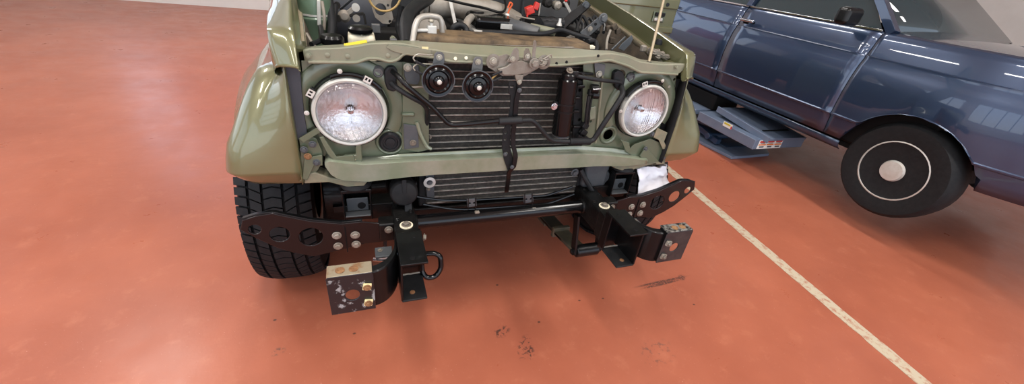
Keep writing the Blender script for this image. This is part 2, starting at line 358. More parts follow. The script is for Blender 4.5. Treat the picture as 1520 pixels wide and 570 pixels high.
# ================================================================== THE OLIVE OFF-ROAD VEHICLE
CAR = empty('off_road_vehicle', (0,1.2,0), 'olive green off-road vehicle with bonnet up and grille and bumper removed', 'car')
INNER = [(.622,-.035,1.097),(.625,.0,1.113),(.637,.103,1.128),(.652,.261,1.153),(.672,.446,1.177),(.702,.716,1.206),(.735,1.03,1.238)]
def lerp_inner(y):
    for a, b in zip(INNER, INNER[1:]):
        if y <= b[1] or b is INNER[-1]:
            t = (y-a[1])/(b[1]-a[1]); return a[0]+(b[0]-a[0])*t, a[2]+(b[2]-a[2])*t
def fender(s):
    lev = [(.69,.78,.05),(.676,.80,.028),(.672,.812,.018),(.68,.826,.008),(.70,.842,-.006),(.718,.854,-.017),(.724,.858,-.020),(.73,.857,-.02),(.76,.852,-.017),(.80,.842,-.012),(.84,.822,-.002),(.88,.805,.012),(.92,.787,.03),(.95,.772,.047),(.972,.758,.063),(.987,.745,.077),(.996,.728,.088),(1.0,.705,.095),(1.0,.684,.097)]
    ys = [.17+.9*i/26 for i in range(27)]; rows = []
    for z, xo, y0 in lev:
        r = []; xs = max(xo-.055, .666); rc = xo-xs; rc2 = .062*min(1, rc/.05+.2); ye = min(y0, -.018+.13*max(0, z-.90)+.6*max(0, .722-z))
        for i in range(6): r.append((.661+(xs-.661)*i/6, ye+(y0-ye)*(i/6)**1.3, z+.03*max(0, (z-.93)/.07)*(1-i/6)))
        for i in range(13):
            a = math.pi/2*i/12; r.append((xs+rc*math.sin(a), y0+rc2*(1-math.cos(a)), z))
        yy = y0+rc2
        for i in range(1, 28): r.append((xo+.006*math.sin(i/27*3), yy+(1.22-yy)*i/27, z))
        out = []
        for x, y, zz in r:
            zb = .672; dy = y-.47
            if y > .12:
                ar = .455**2-dy*dy; za = .37+math.sqrt(ar) if ar > 0 else 0
                zb = max(.672, za) if y < .47 else max(.46, za)
            zz = zb+(zz-.672)*(1.0-zb)/.328
            out.append(V((s*x, y, zz)))
        rows.append(out)
    v, f = grid(rows); F = mk('fender', v, f, 'olive', CAR, smooth=60, solid=.0025)
    # the raised shoulder that meets the bonnet
    rows = [[] for _ in range(9)]
    yl = [-.035,-.0335,-.029,-.022,-.013,-.003,.01,.025]+[.045+.98*k/23 for k in range(24)]
    for y in yl:
        xi, zi = lerp_inner(y); t = min(1, (y+.035)/.055); wdt = .062-.010*(1-t)**2; zi -= .060*(1-t)**1.6; q = min(1, max(0, (y+.035)/.09))
        xo_ = max(.682-.010*(1-t)**2, xi+wdt+.002); zbm = 1.026+(.985-1.026)*q; lo_ = lambda z_: max(z_, zbm+.001)
        dr = .007+.02*min(1, max(0, (y-.05)/.35))
        sec = [(xo_, zbm), (xo_, lo_(zi-.045)), (xi+wdt, lo_(zi-dr)), (xi+wdt*.8, lo_(zi-dr*.5)), (xi+wdt*.4, zi-dr*.18), (xi+.006, zi-.001), (xi, zi-.004), (xi-.001, lo_(zi-.05) if y < .03 else zi-.05-.012*min(1,(y-.03)/.1)), (xi-.026 if y > .03 else xi-.004, lo_(zi-.058) if y < .03 else zi-.058-.010*min(1,(y-.03)/.1))]
        for k, (x, z) in enumerate(sec):
            rows[k].append(V((s*x, y+.034*max(0,(x-.63)/.055)*(1-t*.6), z)))
    v, f = grid(rows); mk('fender_shoulder', v, f, 'olive', F, smooth=50, solid=.002)
    # front lip of the shoulder
    e = [r[0] for r in rows[:7]]; tube('shoulder_lip', e, .004, 'olive', F, rad=0, n=8)
    # wheel-arch liner
    rows = []
    for i in range(17):
        a = math.radians(38+150*i/16); rows.append([V((s*x, .47-.44*math.cos(a), .37+.44*math.sin(a))) for x in (.56,.845)])
    v, f = grid(rows); mk('arch_liner', v, f, 'rubber_dark', F, solid=.004)
    return F
FL, FR = fender(-1), fender(1)
# black backing plates where the corner lamps were
pp('corner_backing', [(417,96),(445,96),(448,135),(452,172),(457,203),(446,208),(438,207),(431,172),(424,135)], .012, .004, 'slate', FL, label='bare grey corner lamp backing')
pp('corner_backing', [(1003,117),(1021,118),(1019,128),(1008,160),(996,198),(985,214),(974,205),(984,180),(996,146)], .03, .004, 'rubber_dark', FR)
# inner front edge flange of each fender
for s, F in ((-1,FL),(1,FR)):
    pts = [V((s*x, y, z)) for x, y, z in ((.661,-.005,1.03),(.661,-.0115,.96),(.661,-.018,.90),(.661,-.018,.80),(.661,-.018,.735),(.661,-.012,.68))]
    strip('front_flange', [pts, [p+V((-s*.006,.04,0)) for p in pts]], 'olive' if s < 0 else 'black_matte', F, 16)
# inner wings of the engine bay
for s, F in ((-1,FL),(1,FR)):
    top = [V((s*(x-.027), y, z-.069)) for x, y, z in INNER[2:]]
    jag = [p+V((0,0,-.010-.014*random.random())) for p in resample(top, 18)]
    strip('wing_flange', [[p+V((s*.012,0,.005)) for p in top], top, jag], 'olive_pale', F, 40)
    strip('inner_wing', [jag, [V((s*.57, p.y, .86)) for p in jag], [V((s*.50, p.y, .60)) for p in jag]], 'bay_brown', F, 30)

# ---- front panel, left and right of the radiator
def disc_bead(name, c, r, wd, m, parent, a0=0, a1=360, n=40, hgt=.006):
    pts = [V(c)+V((r*math.cos(math.radians(a0+(a1-a0)*i/n)), 0, r*math.sin(math.radians(a0+(a1-a0)*i/n)))) for i in range(n+1)]
    rows = []
    for k in range(7):
        a = math.pi*k/6; rr = r+wd*math.cos(a)
        rows.append([V(c)+V((rr*math.cos(math.radians(a0+(a1-a0)*i/n)), -hgt*math.sin(a), rr*math.sin(math.radians(a0+(a1-a0)*i/n)))) for i in range(n+1)])
    v, f = grid(rows); return mk(name, v, f, m, parent)
HL, HR = V((-.51,0,.9)), V((.51,0,.9))
PL = pp('front_panel', [(447,90),(600,92),(626,98),(628,150),(629,216),(618,226),(560,234),(505,240),(470,228),(458,214),(452,160)], .03, .004, 'olive_in', CAR, holes=[(519.5,167.5,.092),(603,143,.006)], bevel=.001)
PR = pp('front_panel', [(879,92),(930,96),(1004,112),(1003,128),(988,165),(974,205),(965,228),(905,232),(868,224),(866,150)], .03, .004, 'olive_in', CAR, holes=[(956.5,163.5,.092),(903,200,.021),(921,112,.02),(907,142,.007),(943,106,.004),(1001,118,.005)], bevel=.001)
for P, H, a0, a1 in ((PL,HL,-30,205),(PR,HR,-25,210)):
    disc_bead('lamp_surround', H+V((0,.031,0)), .131, .024, 'olive_in', P, a0, a1, hgt=.012)
disc_bead('hole_rim', A(903,200,.03)+V((0,.001,0)), .031, .008, 'olive_in', PR, hgt=.008)
box('hole_shade_plate', A(903,200,.12), (.09,.01,.09), 'rubber_dark', PR)  # dark plate added behind the hole in place of the bay's shade
# raised S-shaped bead beside the left lamp and stiffener ribs
tube('pressed_bead', [A(548,96,.03), A(560,118,.03), A(572,140,.03), A(578,160,.03), A(576,175,.03)], .006, 'olive_in', PL, rad=.02, n=8)
tube('pressed_bead', [A(456,112,.03), A(466,108,.03), A(468,120,.03), A(460,132,.03)], .005, 'olive_in', PL, rad=.02, n=8)
# rubber plug, bosses, grommets
g = A(579,210,.03)
lathe('rubber_plug', [(.034,0),(.034,.006),(.028,.012),(.024,.012),(.022,.006),(.016,.006),(.014,.010),(.002,.011)], g, FRONT, 'hose', PL, 28)
disc_bead('plug_rim', g, .039, .006, 'olive_in', PL, hgt=.008)
for P, (a, b) in ((PL,(561,106)),(PR,(935,114.6))):
    c = A(a,b,.03); lathe('rubber_boss', [(.018,0),(.018,.006),(.012,.014),(.009,.014),(.008,.010),(.001,.010)], c, FRONT, 'grey_plate', P, 20)
for a, b in ((988,127),): lathe('pressed_cup', [(.026,0),(.024,.005),(.012,.008),(.008,.004),(.001,.004)], A(a,b,.03), FRONT, 'olive_in', PR, 24)
bolt(PR, A(992,128,.024), FRONT, .006)
def grommet(P, pts, y):
    return pp('grommet', pts, y, .03, 'hose', P, bevel=.006)
grommet(PL, [(570,106),(576,99),(586,99),(591,106),(589,120),(590,134),(584,137),(575,134),(571,122)], .012)
grommet(PR, [(912,108),(919,104),(926,107),(929,118),(926,132),(920,136),(914,130),(911,118)], .012)

# ---- column panels between lamp panel and radiator
cl = pp('support_column', [(598,92),(636,98),(637,222),(620,226),(597,222)], .02, .006, 'olive_in', CAR)
pp('stay_plate', [(600,95),(622,98),(624,118),(620,126),(604,124),(600,112)], .012, .004, 'gear_grey', cl); bolt(cl, A(605,100,.01), FRONT, .008)
box('rib', A(606,170,.016), (.04,.012,.012), 'olive_in', cl, bevel=.005)
pp('stay_plate', [(599,184),(620,187),(622,219),(600,222)], .014, .004, 'gear_grey', cl); bolt(cl, A(613,212,.012), FRONT, .007, 'dull_metal')
tube('edge_roll', [A(619,182,.012), A(624,200,.012), A(634,218,.012), A(640,221,.012)], .006, 'olive_beam', cl, n=8)
cr_ = pp('support_column', [(866,94),(893,92),(897,108),(889,140),(887,180),(880,218),(864,220)], .022, .006, 'olive_in', CAR, holes=[(880,166,.005),(877,180,.004)])
pp('stay_plate', [(882,92),(899,96),(897,112),(884,114)], .014, .004, 'grey_plate', cr_); bolt(cr_, A(889,110,.012), FRONT, .008)
pp('stay_plate', [(876,160),(884,158),(884,176),(876,178)], .014, .004, 'olive_beam', cr_)
tube('edge_roll', [A(895,100,.018), A(893,130,.018), A(889,165,.018), A(884,212,.018)], .004, 'olive_dusty', cr_, n=8)

# ---- upper tie bar (bonnet landing panel)
low = [(452,90),(458,93),(530,94),(545,88),(562,88),(578,93),(590,90),(600,80),(640,86),(668,92),(700,93),(735,98),(760,100),(800,99),(840,97),(880,93),(905,90),(930,98),(950,108),(1005,111),(1016,103)]
topf = [(450,76),(458,74),(500,73),(530,70),(550,66),(575,65),(600,66),(640,74),(668,79),(700,82),(735,85),(800,86),(840,86),(880,84),(905,80),(930,84),(950,93),(985,97),(1012,96),(1018,96)]
topb = [(450,70),(470,68),(520,65),(560,60),(600,60),(640,62),(700,66),(760,69),(800,70),(840,72),(880,74),(905,75),(930,80),(950,88),(985,92),(1012,92),(1018,92)]
r1 = [A(a,b,-.004) for a,b in low]; r0 = [p+V((0,.018,-.001)) for p in r1]; r2 = [A(a,b,-.004) for a,b in topf]; r2b = [p+V((0,.004,.003)) for p in r2]
r3 = [A(a,b,.075) for a,b in topb]; r4 = [p+V((0,.004,-.03)) for p in r3]
TB = strip('tie_bar', [r0, r1, r2, r2b, r3, r4], 'olive_dusty', CAR, 90, by_x=True, smooth=22)
tube('rolled_edge', [p+V((0,-.001,.002)) for p in r1[1:-1]], .0045, 'olive_dusty', TB, rad=.01, n=8)
for a, b in ((888,83),(841,92),(842,96),(826,94)): cyl('round_hole', A(a,b,-.0062), A(a,b,-.004), .0045, 'rubber_dark', TB)
for a, b in ((676,87),(692,86)): cyl('plug_dot', A(a,b,-.008), A(a,b,-.004), .005, 'plastic_white', TB)
box('paper_tag', A(631,75,-.007), (.018,.003,.02), 'label_cream', TB, bevel=.001)
pp('overlap_lip', [(573,70),(578,66),(640,74),(640,86),(600,81),(582,76)], -.009, .003, 'olive_dusty', TB, bevel=.003)
for a, b in ((486,82),(516,84),(576,83)): lathe('dimple', [(.007,0),(.005,.0012),(.001,.0015)], A(a,b,-.005), FRONT, 'olive_dusty', TB, 16)
for a, b in ((458,83),(583,56),(1004,100)): bolt(TB, A(a,b,-.008) if b > 60 else A(a,b,.07), FRONT if b > 60 else (0,0,1), .005, 'olive_dusty')
bar('yellow_strip', A(511,68,.04), A(545,62,.04), .012, .006, 'yellow', TB, up=(0,-.5,1), bevel=.001)

# ---- lower beam
bt = [(482,243),(488,239.5),(511,242.6),(540,245),(600,241),(680,237),(764,233),(860,228.5),(913,232),(947,236.5),(962,238)]
bb = [(482,246),(487,256),(497,263.7),(509.5,268),(545,270),(600,263.5),(643,259.6),(744,253.6),(860,248.4),(885,246.7),(930,246.5),(955,244),(962,242)]
ch = [(500,234),(545,236),(600,229),(680,225),(764,221),(860,217),(913,221),(947,227),(955,229)]
ch2 = [(500,238),(545,240.5),(600,234),(680,230),(764,226),(860,222),(913,226),(947,231),(955,233)]
LB = strip('lower_beam', [[A(a,b,-.022)+V((0,.05,.004)) for a,b in bt], [A(a,b,-.022)+V((0,.006,.003)) for a,b in bt], [A(a,b,-.022) for a,b in bt], [A(a,b,-.02) for a,b in bb], [A(a,b,-.02)+V((0,.008,-.003)) for a,b in bb], [A(a,b,-.02)+V((0,.07,.002)) for a,b in bb]], 'olive_beam', CAR, 90, by_x=True, smooth=50)
CH = strip('channel_lip', [[A(a,b,.022)+V((0,.012,-.004)) for a,b in ch], [A(a,b,.018) for a,b in ch], [A(a,b,.012) for a,b in ch2], [A(a,b,.012)+V((0,.004,-.03)) for a,b in ch2]], 'olive_beam', CAR, 60, by_x=True, smooth=60)
for a, b in ((619,235),(732,231),(774,229),(832,225),(806,228)): cyl('round_hole', A(a,b,.006), A(a,b,.016), .004, 'rubber_dark', CH)
# lower valance lips and corner brackets
LV = pp('valance_lip', [(451,273),(454,258),(468,256),(490,264),(520,268),(546,270),(541,276),(526,279),(512,277),(488,271),(470,272)], .0, .05, 'olive_dirty', CAR, bevel=.004)
RV = pp('valance_lip', [(908,247),(955,242),(986,240),(988,244),(960,246),(940,252),(925,254),(912,250)], .0, .05, 'olive_dirty', CAR, bevel=.004)
B1 = pp('corner_bracket', [(444,207),(454,200),(470,206),(478,224),(480,240),(468,258),(458,268),(452,272),(447,250),(446,225)], .005, .006, 'olive_in', CAR)
pp('gusset', [(474,204),(480,203),(492,222),(500,233),(524,230),(528,240),(498,241),(486,228)], -.012, .006, 'olive_in', B1)
pp('gusset', [(443,206),(472,189),(476,196),(450,212)], -.004, .006, 'olive_in', B1)
pp('gusset', [(452,235),(478,230),(479,246),(466,246),(456,268),(449,266)], -.006, .005, 'olive_in', B1)
for a, b, m in ((464,214,'gear_grey'),(451,222,'gear_grey'),(457,232,'rust'),(470,241,'gear_grey')): bolt(B1, A(a,b,-.006), FRONT, .007, m)
pp('recess_panel', [(482,200),(505,214),(530,218),(531,236),(500,238),(486,222)], .022, .004, 'olive_in', B1); box('weld_patch', A(516,236,.0), (.05,.02,.006), 'olive_dirty', B1)
pp('lamp_gusset', [(528,216),(536,214),(538,240),(525,244),(505,238),(512,231),(528,230)], -.006, .012, 'olive_in', B1, bevel=.003)
B2 = pp('corner_bracket', [(930,226),(942,214),(966,206),(985,214),(990,232),(987,242),(962,240),(940,232)], .005, .006, 'olive_in', CAR)
pp('gusset', [(955,224),(962,222),(978,240),(962,242),(950,232)], -.01, .006, 'olive_in', B2)
pp('gusset', [(976,190),(991,197),(986,210),(990,220),(984,222),(978,208),(970,204)], -.006, .004, 'olive_dirty', B2)
pp('gusset', [(922,208),(934,212),(936,222),(930,226)], -.006, .008, 'olive_in', B2)
for a, b, m in ((958,221,'gear_grey'),(985,234,'gear_grey'),(968,199,'gear_grey')): bolt(B2, A(a,b,-.004), FRONT, .007, m)

# ---- headlamps
def headlamp(H, s):
    R = empty('headlamp', H, 'x', 'x'); del R['label']; del R['category']; R.parent = CAR; R.location = H-WLOC[CAR.name]
    ax = V((0,-1,0))
    lathe('lamp_rim', [(.089,-.02),(.1,-.018),(.102,-.004),(.1005,.006),(.096,.010),(.0905,.008),(.089,.002),(.089,-.02)], H, ax, 'lamp_rim', R, 64, cap=False)
    lathe('reflector', [(.0885,-.001)]+[(.0885*math.sqrt(1-k/12), -.001-.036*k/12) for k in range(1,12)]+[(.012,-.038)], H, ax, 'reflector', R, 48, cap=False, smooth=80)
    lathe('bulb_shield', [(.002,-.012),(.008,-.013),(.010,-.016),(.010,-.024),(.007,-.028),(.007,-.037)], H, ax, 'chrome', R, 24, cap=False)
    nr, na = 22, 120; lv_, lf_ = [V(H)+V((0,-.026,0))], []
    for k in range(1, nr+1):
        for a in range(na):
            r = .0895*k/nr; t = 2*math.pi*a/na; x, z = r*math.cos(t), r*math.sin(t); h = .002+.024*math.sqrt(max(0,1-(k/nr)**2))
            if k < nr-1:
                h += .0007*math.sin(x*2*math.pi/.0085)*(1 if abs(z) < .062 else .3)
                if abs(x) < .03 and abs(z) < .022: h += .0006*math.sin(z*2*math.pi/.011)
                if r > .052: h += .0006*math.sin(r*2*math.pi/.012)
            lv_.append(V(H)+V((x,-h,z)))
    lf_ += [(0, 1+a, 1+(a+1)%na) for a in range(na)]+[(1+(k-1)*na+a, 1+(k-1)*na+(a+1)%na, 1+k*na+(a+1)%na, 1+k*na+a) for k in range(1, nr) for a in range(na)]
    mk('lens', lv_, lf_, 'lens_glass', R, smooth=80, solid=.0035)
    lathe('lamp_bowl', [(.108,.0),(.11,-.02),(.1,-.06),(.03,-.09)], H+V((0,.008,0)), ax, 'black_matte', R, 40, cap=False)
    for a in ((62,148) if s < 0 else (112,)):
        d = V((math.cos(math.radians(a)),0,math.sin(math.radians(a)))); q = H+d*.112; t = V((-d.z,0,d.x))
        rot = Matrix((t, V((0,1,0)), d)).transposed()
        c = plate('spring_clip', [(-.011,-.009),(.011,-.009),(.011,.009),(-.011,.009)], 'alu', R, q+V((0,-.012,0)), t, d, .002, [[(-.007,-.003),(-.002,-.003),(-.002,.005),(-.007,.005)],[(.002,-.003),(.007,-.003),(.007,.005),(.002,.005)]], .0008)
        box('clip_base', q+V((0,-.002,0)), (.03,.016,.012), 'black', R, rot, .002)
    a0, a1 = (40,112) if s < 0 else (70,150)
    pts = [H+V((.112*math.cos(math.radians(a0+(a1-a0)*i/12)), -.004, .112*math.sin(math.radians(a0+(a1-a0)*i/12)))) for i in range(13)]
    tube('adjuster_strap', pts, .006, 'black', R, rad=0, n=8)
    d = V((math.cos(math.radians(98 if s<0 else 75)),0,math.sin(math.radians(98 if s<0 else 75))))
    bolt(R, H+d*.122+V((0,-.010,0)), FRONT, .0045, 'alu', 'adjuster_screw')
    d = V((math.cos(math.radians(178)),0,math.sin(math.radians(178)))); bolt(R, H+d*.112+V((0,-.01,0)), FRONT, .0045, 'alu', 'adjuster_screw')
headlamp(HL,-1); headlamp(HR,1)
# ---- condenser with its flat tubes
Cx0, Cx1, Cz0, Cz1 = -.285, .335, .515, 1.05
CO = box('condenser', ((Cx0+Cx1)/2, .085, (Cz0+Cz1)/2), (Cx1-Cx0,.03,Cz1-Cz0), 'fin', CAR, bevel=.002)
tv, tf = boxgeo((0,0,0), (Cx1-Cx0-.01,.012,.0045)); tme = None
z = Cz0+.012
while z < Cz1:
    if tme is None:
        t = box('tube', ((Cx0+Cx1)/2,.069,z), (Cx1-Cx0-.01,.012,.0042), 'tube', CO, bevel=.0012); tme = t.data
    else:
        t = bpy.data.objects.new('tube', tme); reg(t, V(((Cx0+Cx1)/2,.069,z)), CO)
        d = t.modifiers.new('b','BEVEL'); d.width = .0012; d.segments = 2; d.limit_method = 'ANGLE'
    z += .0242
for x, w_ in ((Cx0-.012,.026),(Cx1+.01,.022)): box('header_tank', (x,.085,(Cz0+Cz1)/2), (w_,.04,Cz1-Cz0), 'black_matte', CO, bevel=.006)
for a, b in ((637,203),(636,280)): bolt(CO, A(a,b,.06), FRONT, .006, 'dull_metal')
lathe('white_washer', [(.021,0),(.021,.003),(.012,.005),(.010,.002),(.002,.002)], A(637.6,270.6,.05), FRONT, 'alu', CO, 24); bolt(CO, A(637.6,270.6,.049), FRONT, .007, 'gear_grey')
bolt(CO, A(853,256,.04), FRONT, .011, 'gear_grey')
pp('mount_ear', [(632,258),(644,258),(645,296),(634,296)], .058, .006, 'gear_grey', CO)
# fittings at the left header
for a, b, r in ((633,172,.012),(633,186,.014),(632,196,.010),(634,205,.008)): cyl('pipe_fitting', A(a,b-3,.05), A(a,b+3,.05), r, 'black_matte', CO)
# radiator behind
RA = box('radiator', (.01,.16,.83), (.64,.05,.5), 'bay_dark', CAR)
v = [(-.31,.10,1.03),(.30,.10,1.03),(.30,.10,1.068),(-.31,.10,1.07),(-.31,.24,1.03),(.30,.24,1.03),(.30,.22,1.088),(-.31,.2,1.084)]
tk = box('top_tank', (0,.18,1.065), (.62,.14,.075), 'rust_tank', RA, bevel=.018, seg=4)
tube('tank_edge', [A(610,62,.115)]+[A(a, b+random.uniform(-.6,.6), .115) for a, b in ((640,62),(670,63),(700,64.5),(730,66),(760,67),(790,68),(820,69.5),(850,71))]+[A(872,74,.115)], .005, 'dull_metal', RA, rad=.01, n=6)
cyl('filler_neck', (-.17,.19,1.075), (-.17,.19,1.10), .03, 'rust_tank', RA)

# ---- horns
for (hx, hy, hr), (bx, by) in (((651,120,.045),(652,85)), ((709.5,128.5,.044),(709.5,92))):
    c = A(hx,hy,-.045)
    H = empty('horn', c, 'x','x'); del H['label']; del H['category']; H.parent = CAR; H.location = c-WLOC[CAR.name]
    lathe('horn_body', [(.028,-.035),(.036,-.02),(.0445,-.010),(.046,-.003),(.044,.002),(.038,.0),(.034,.005),(.031,.006),(.026,.002),(.016,.004),(.0145,.010),(.011,.013),(.008,.0135)], c, FRONT, 'black_gloss', H, 48, smooth=50)
    lathe('rim', [(.043,.0),(.0475,.0),(.0475,-.004),(.043,-.004),(.043,0)], c, FRONT, 'gear_grey', H, 48, cap=False)
    lathe('centre_screw', [(.007,.012),(.007,.016),(.0045,.018)], c, FRONT, 'alu', H, 16)
    b0 = A(bx,by,-.02)
    ang = [(b0.x-.016,b0.z-.008),(b0.x-.014,b0.z+.008),(b0.x-.007,b0.z+.015),(b0.x+.007,b0.z+.015),(b0.x+.014,b0.z+.008),(b0.x+.016,b0.z-.008),(c.x+.017,c.z+.028),(c.x-.017,c.z+.028)]
    plate('horn_bracket', ang, 'grey_plate', H, (0,-.02,0), (1,0,0), (0,0,1), .003)
    bolt(H, b0+V((0,-.001,0)), FRONT, .006, 'zinc')
    for k in (0,1):
        s = -1 if hx < 690 else 1
        q = c+V((s*.034,.012,.036-.026*k)) if s < 0 else c+V((.045,.012,.03-.018*k))
        d = V((s*.03,.0,.014 if s < 0 else .014)); bar('terminal', q, q+d, .007, .005, 'hose', H, up=(0,-1,0))
        if s < 0: tube('terminal_wire', [q+d, q+d+V((-.006,0,.008)), q+d+V((.006,.004,.018)), q+V((.02,.01,.03))], .002, 'zinc', H, n=6)

# ---- bonnet latch
Lc = A(770,95,-.03)
LT = empty('bonnet_latch', Lc, 'x','x'); del LT['label']; del LT['category']; LT.parent = CAR; LT.location = Lc-WLOC[CAR.name]
pp('latch_base', [(724,100),(737,96),(739,84),(752,80),(764,86),(778,88),(800,90),(812,86),(817,92),(814,98),(800,101),(788,108),(778,114),(764,113),(746,113),(738,108)], -.022, .004, 'dull_metal', LT)
pp('latch_hood', [(738,103),(752,99),(760,92),(775,90),(792,96),(799,101),(786,108),(768,112),(748,112)], -.034, .010, 'dull_metal', LT, bevel=.003)
pp('latch_ear', [(752,92),(758,82),(763,72),(767,70),(770,74),(771,88),(766,94)], -.034, .003, 'dull_metal', LT, holes=[(762,87,.004)])
pp('latch_ear', [(777,90),(778,76),(781,71),(785,72),(788,80),(790,92)], -.034, .003, 'dull_metal', LT, holes=[(783,83,.004)])
pp('release_lever', [(789,97),(790,80),(792,61),(795,59),(797,64),(795,82),(797,94)], -.04, .003, 'dull_metal', LT)
bolt(LT, A(761,88,-.036), FRONT, .006); bolt(LT, A(783,84,-.037), FRONT, .006); bolt(LT, A(793,94,-.042), FRONT, .011, 'dull_metal')
for a, b in ((732,91),(807,92)):
    lathe('mount_washer', [(.022,0),(.022,.003),(.018,.004),(.002,.004)], A(a,b,-.018), FRONT, 'dull_metal', LT, 24); bolt(LT, A(a,b,-.023), FRONT, .008)
tube('spring', [A(800,92,-.03)+V((.02*math.sin(i*1.7)*.35+.0012*i,-.004*math.cos(i*1.7),.012*math.cos(i*.3))) for i in range(22)], .0018, 'alu_dirty', LT, rad=0, n=6)
tube('spring', [A(806,88,-.03), A(813,84,-.03), A(818,80,-.03), A(819,86,-.03)], .002, 'alu_dirty', LT, n=6)
pp('latch_stem', [(764,111),(778,111),(776,120),(773,126),(769,126),(766,119)], -.034, .01, 'dull_metal', LT, bevel=.003); bolt(LT, A(771,122,-.037), FRONT, .005)
tube('cable_hook', [A(740,108,-.02), A(733,114,-.02), A(728,119,-.03)], .003, 'wire_tan', LT, n=6)

# ---- centre brace in front of the condenser
BR = pp('centre_brace', [(755,121),(767,120),(768,136),(764,142),(761,178),(758,192),(757,217),(762,236),(764,250),(754,254),(748,236),(745,218),(747,193),(752.5,184),(757,161),(758,142),(755,139)], -.028, .004, 'black_matte', CAR, holes=[(760,129,.006),(751,197,.006),(750,207,.005),(752,228,.005)], bevel=.001)
bar_pts = [A(772,121,-.034), A(770,136,-.034), A(767,150,-.034), A(765,175,-.034), A(762,200,-.034), A(762,215,-.036), A(766,232,-.04), A(763,248,-.04), A(756,256,-.03), A(754,272,.0), A(752,286,.03)]
rows = []
for dx in (-.008,.008): rows.append([p+V((dx,0,0)) for p in bar_pts])
strip('brace_strap', rows, 'black', BR, 40, solid=.006, bevel=.001)
for a, b in ((760,248),(750,229),(771,134)): bolt(BR, A(a,b,-.042), FRONT, .005, 'gear_grey')

# ---- receiver drier
D0, D1 = A(832.5,199,-.005), A(844,116,-.005)
RD = cyl('receiver_drier', D0, D1, .0335, 'black_gloss', CAR, 32)
ax = (D1-D0).normalized()
for t in (.45,.58): 
    q = D0.lerp(D1, t); lathe('band', [(.0335,-.003),(.0352,-.003),(.0352,.003),(.0335,.003)], q, ax, 'black', RD, 32, cap=False)
lathe('drier_cap', [(.024,0),(.024,.012),(.020,.016),(.016,.016),(.016,.024),(.010,.026)], D1, ax, 'black', RD, 24)
box('cap_block', D1+ax*.018+V((.012,0,.0)), (.034,.028,.016), 'black', RD); bolt(RD, D1+ax*.026+V((-.004,-.008,0)), (0,-.6,1), .008, 'dull_metal')
lathe('drier_foot', [(.028,0),(.028,-.006),(.018,-.01)], D0, ax, 'gear_grey', RD, 24)
q = A(823,158,-.012); box('clamp_lug', q+V((.012,.004,.002)), (.036,.012,.03), 'black', RD); bolt(RD, q, FRONT, .008, 'chrome')
pp('drier_bracket', [(846,118),(868,120),(872,160),(868,205),(850,206),(852,160)], .03, .006, 'black_matte', RD, holes=[(861,134,.006),(860,178,.006)])
for a, b in ((855,145),(854,165),(856,188),(862,128)): box('bracket_rib', A(a,b,.022), (.03,.012,.01), 'black', RD)
tube('drier_hose', [A(848,108,-.005), A(858,108,.0), A(880,110,.01)], .005, 'black', RD, n=8)
tube('drier_hose', [A(850,111,-.01), A(866,115,-.015), A(890,119,-.012), A(921,122,.006)], .0065, 'hose', RD, n=10)
pr = box('pressure_switch', A(877,137,-.0), (.02,.02,.02), 'black_matte', CAR, bevel=.004)
lathe('switch_collar', [(.016,-.012),(.016,.012)], A(882,132,-.004), (1,-.2,0), 'black', pr, 16); lathe('switch_collar', [(.014,-.01),(.014,.012)], A(883,141,-.004), (1,-.2,0), 'black', pr, 16)
tube('switch_wire', [A(874,142,.0), A(871,165,.0), A(869,185,.01), A(862,200,.02)], .006, 'hose', pr, n=8)
tube('switch_wire', [A(878,146,.0), A(874,170,.0), A(873,186,.01), A(860,196,.02)], .004, 'black_matte', pr, n=8)
for a, b in ((868,186),(866,196),(860,204),(868,205)): box('connector', A(a,b,.015), (.026,.02,.018), 'black_matte', pr, Matrix.Rotation(.4,3,'Y'))
tube('chrome_clip', [A(880,133,-.022), A(891,132,-.022)], .003, 'chrome', pr, n=6)

# ---- refrigerant pipes across the front
yP = -.05
P1 = tube('refrigerant_pipe', [A(583,106,.0), A(592,114,-.035), A(602,126,yP), A(626,146,yP), A(640,157,yP), A(667,186,yP), A(700,183.5,yP), A(742,179,-.045)], .0075, 'black', CAR, rad=.02, n=12)
tube('refrigerant_pipe', [A(581,124,.0), A(592,133,-.03), A(612,145,-.04), A(628,153,-.035), A(634,162,-.02), A(634,178,.02), A(633,196,.04)], .0075, 'hose', CAR, rad=.02, n=12)
tube('refrigerant_pipe', [A(772,179,-.045), A(789,178,-.045), A(796,184,-.045), A(817,208,-.04), A(830,210,-.035), A(848,210,-.03)], .0075, 'hose', CAR, rad=.02, n=12)
tube('refrigerant_pipe', [A(872,210,-.03), A(881,208,-.03), A(892,190,-.035), A(910,163,-.04), A(921,146,-.035), A(925,138,-.02), A(922,128,.01)], .0095, 'hose', CAR, rad=.02, n=12)
cyl('pipe_sleeve', A(740,180,-.045), A(774,178.5,-.045), .0125, 'hose', CAR); cyl('pipe_sleeve', A(845,210,-.03), A(876,210,-.03), .0125, 'rubber', CAR)
tube('cross_wire', [A(607,130,.0), A(628,129,.0), A(640,130,.02)], .003, 'alu_dirty', CAR, n=6)

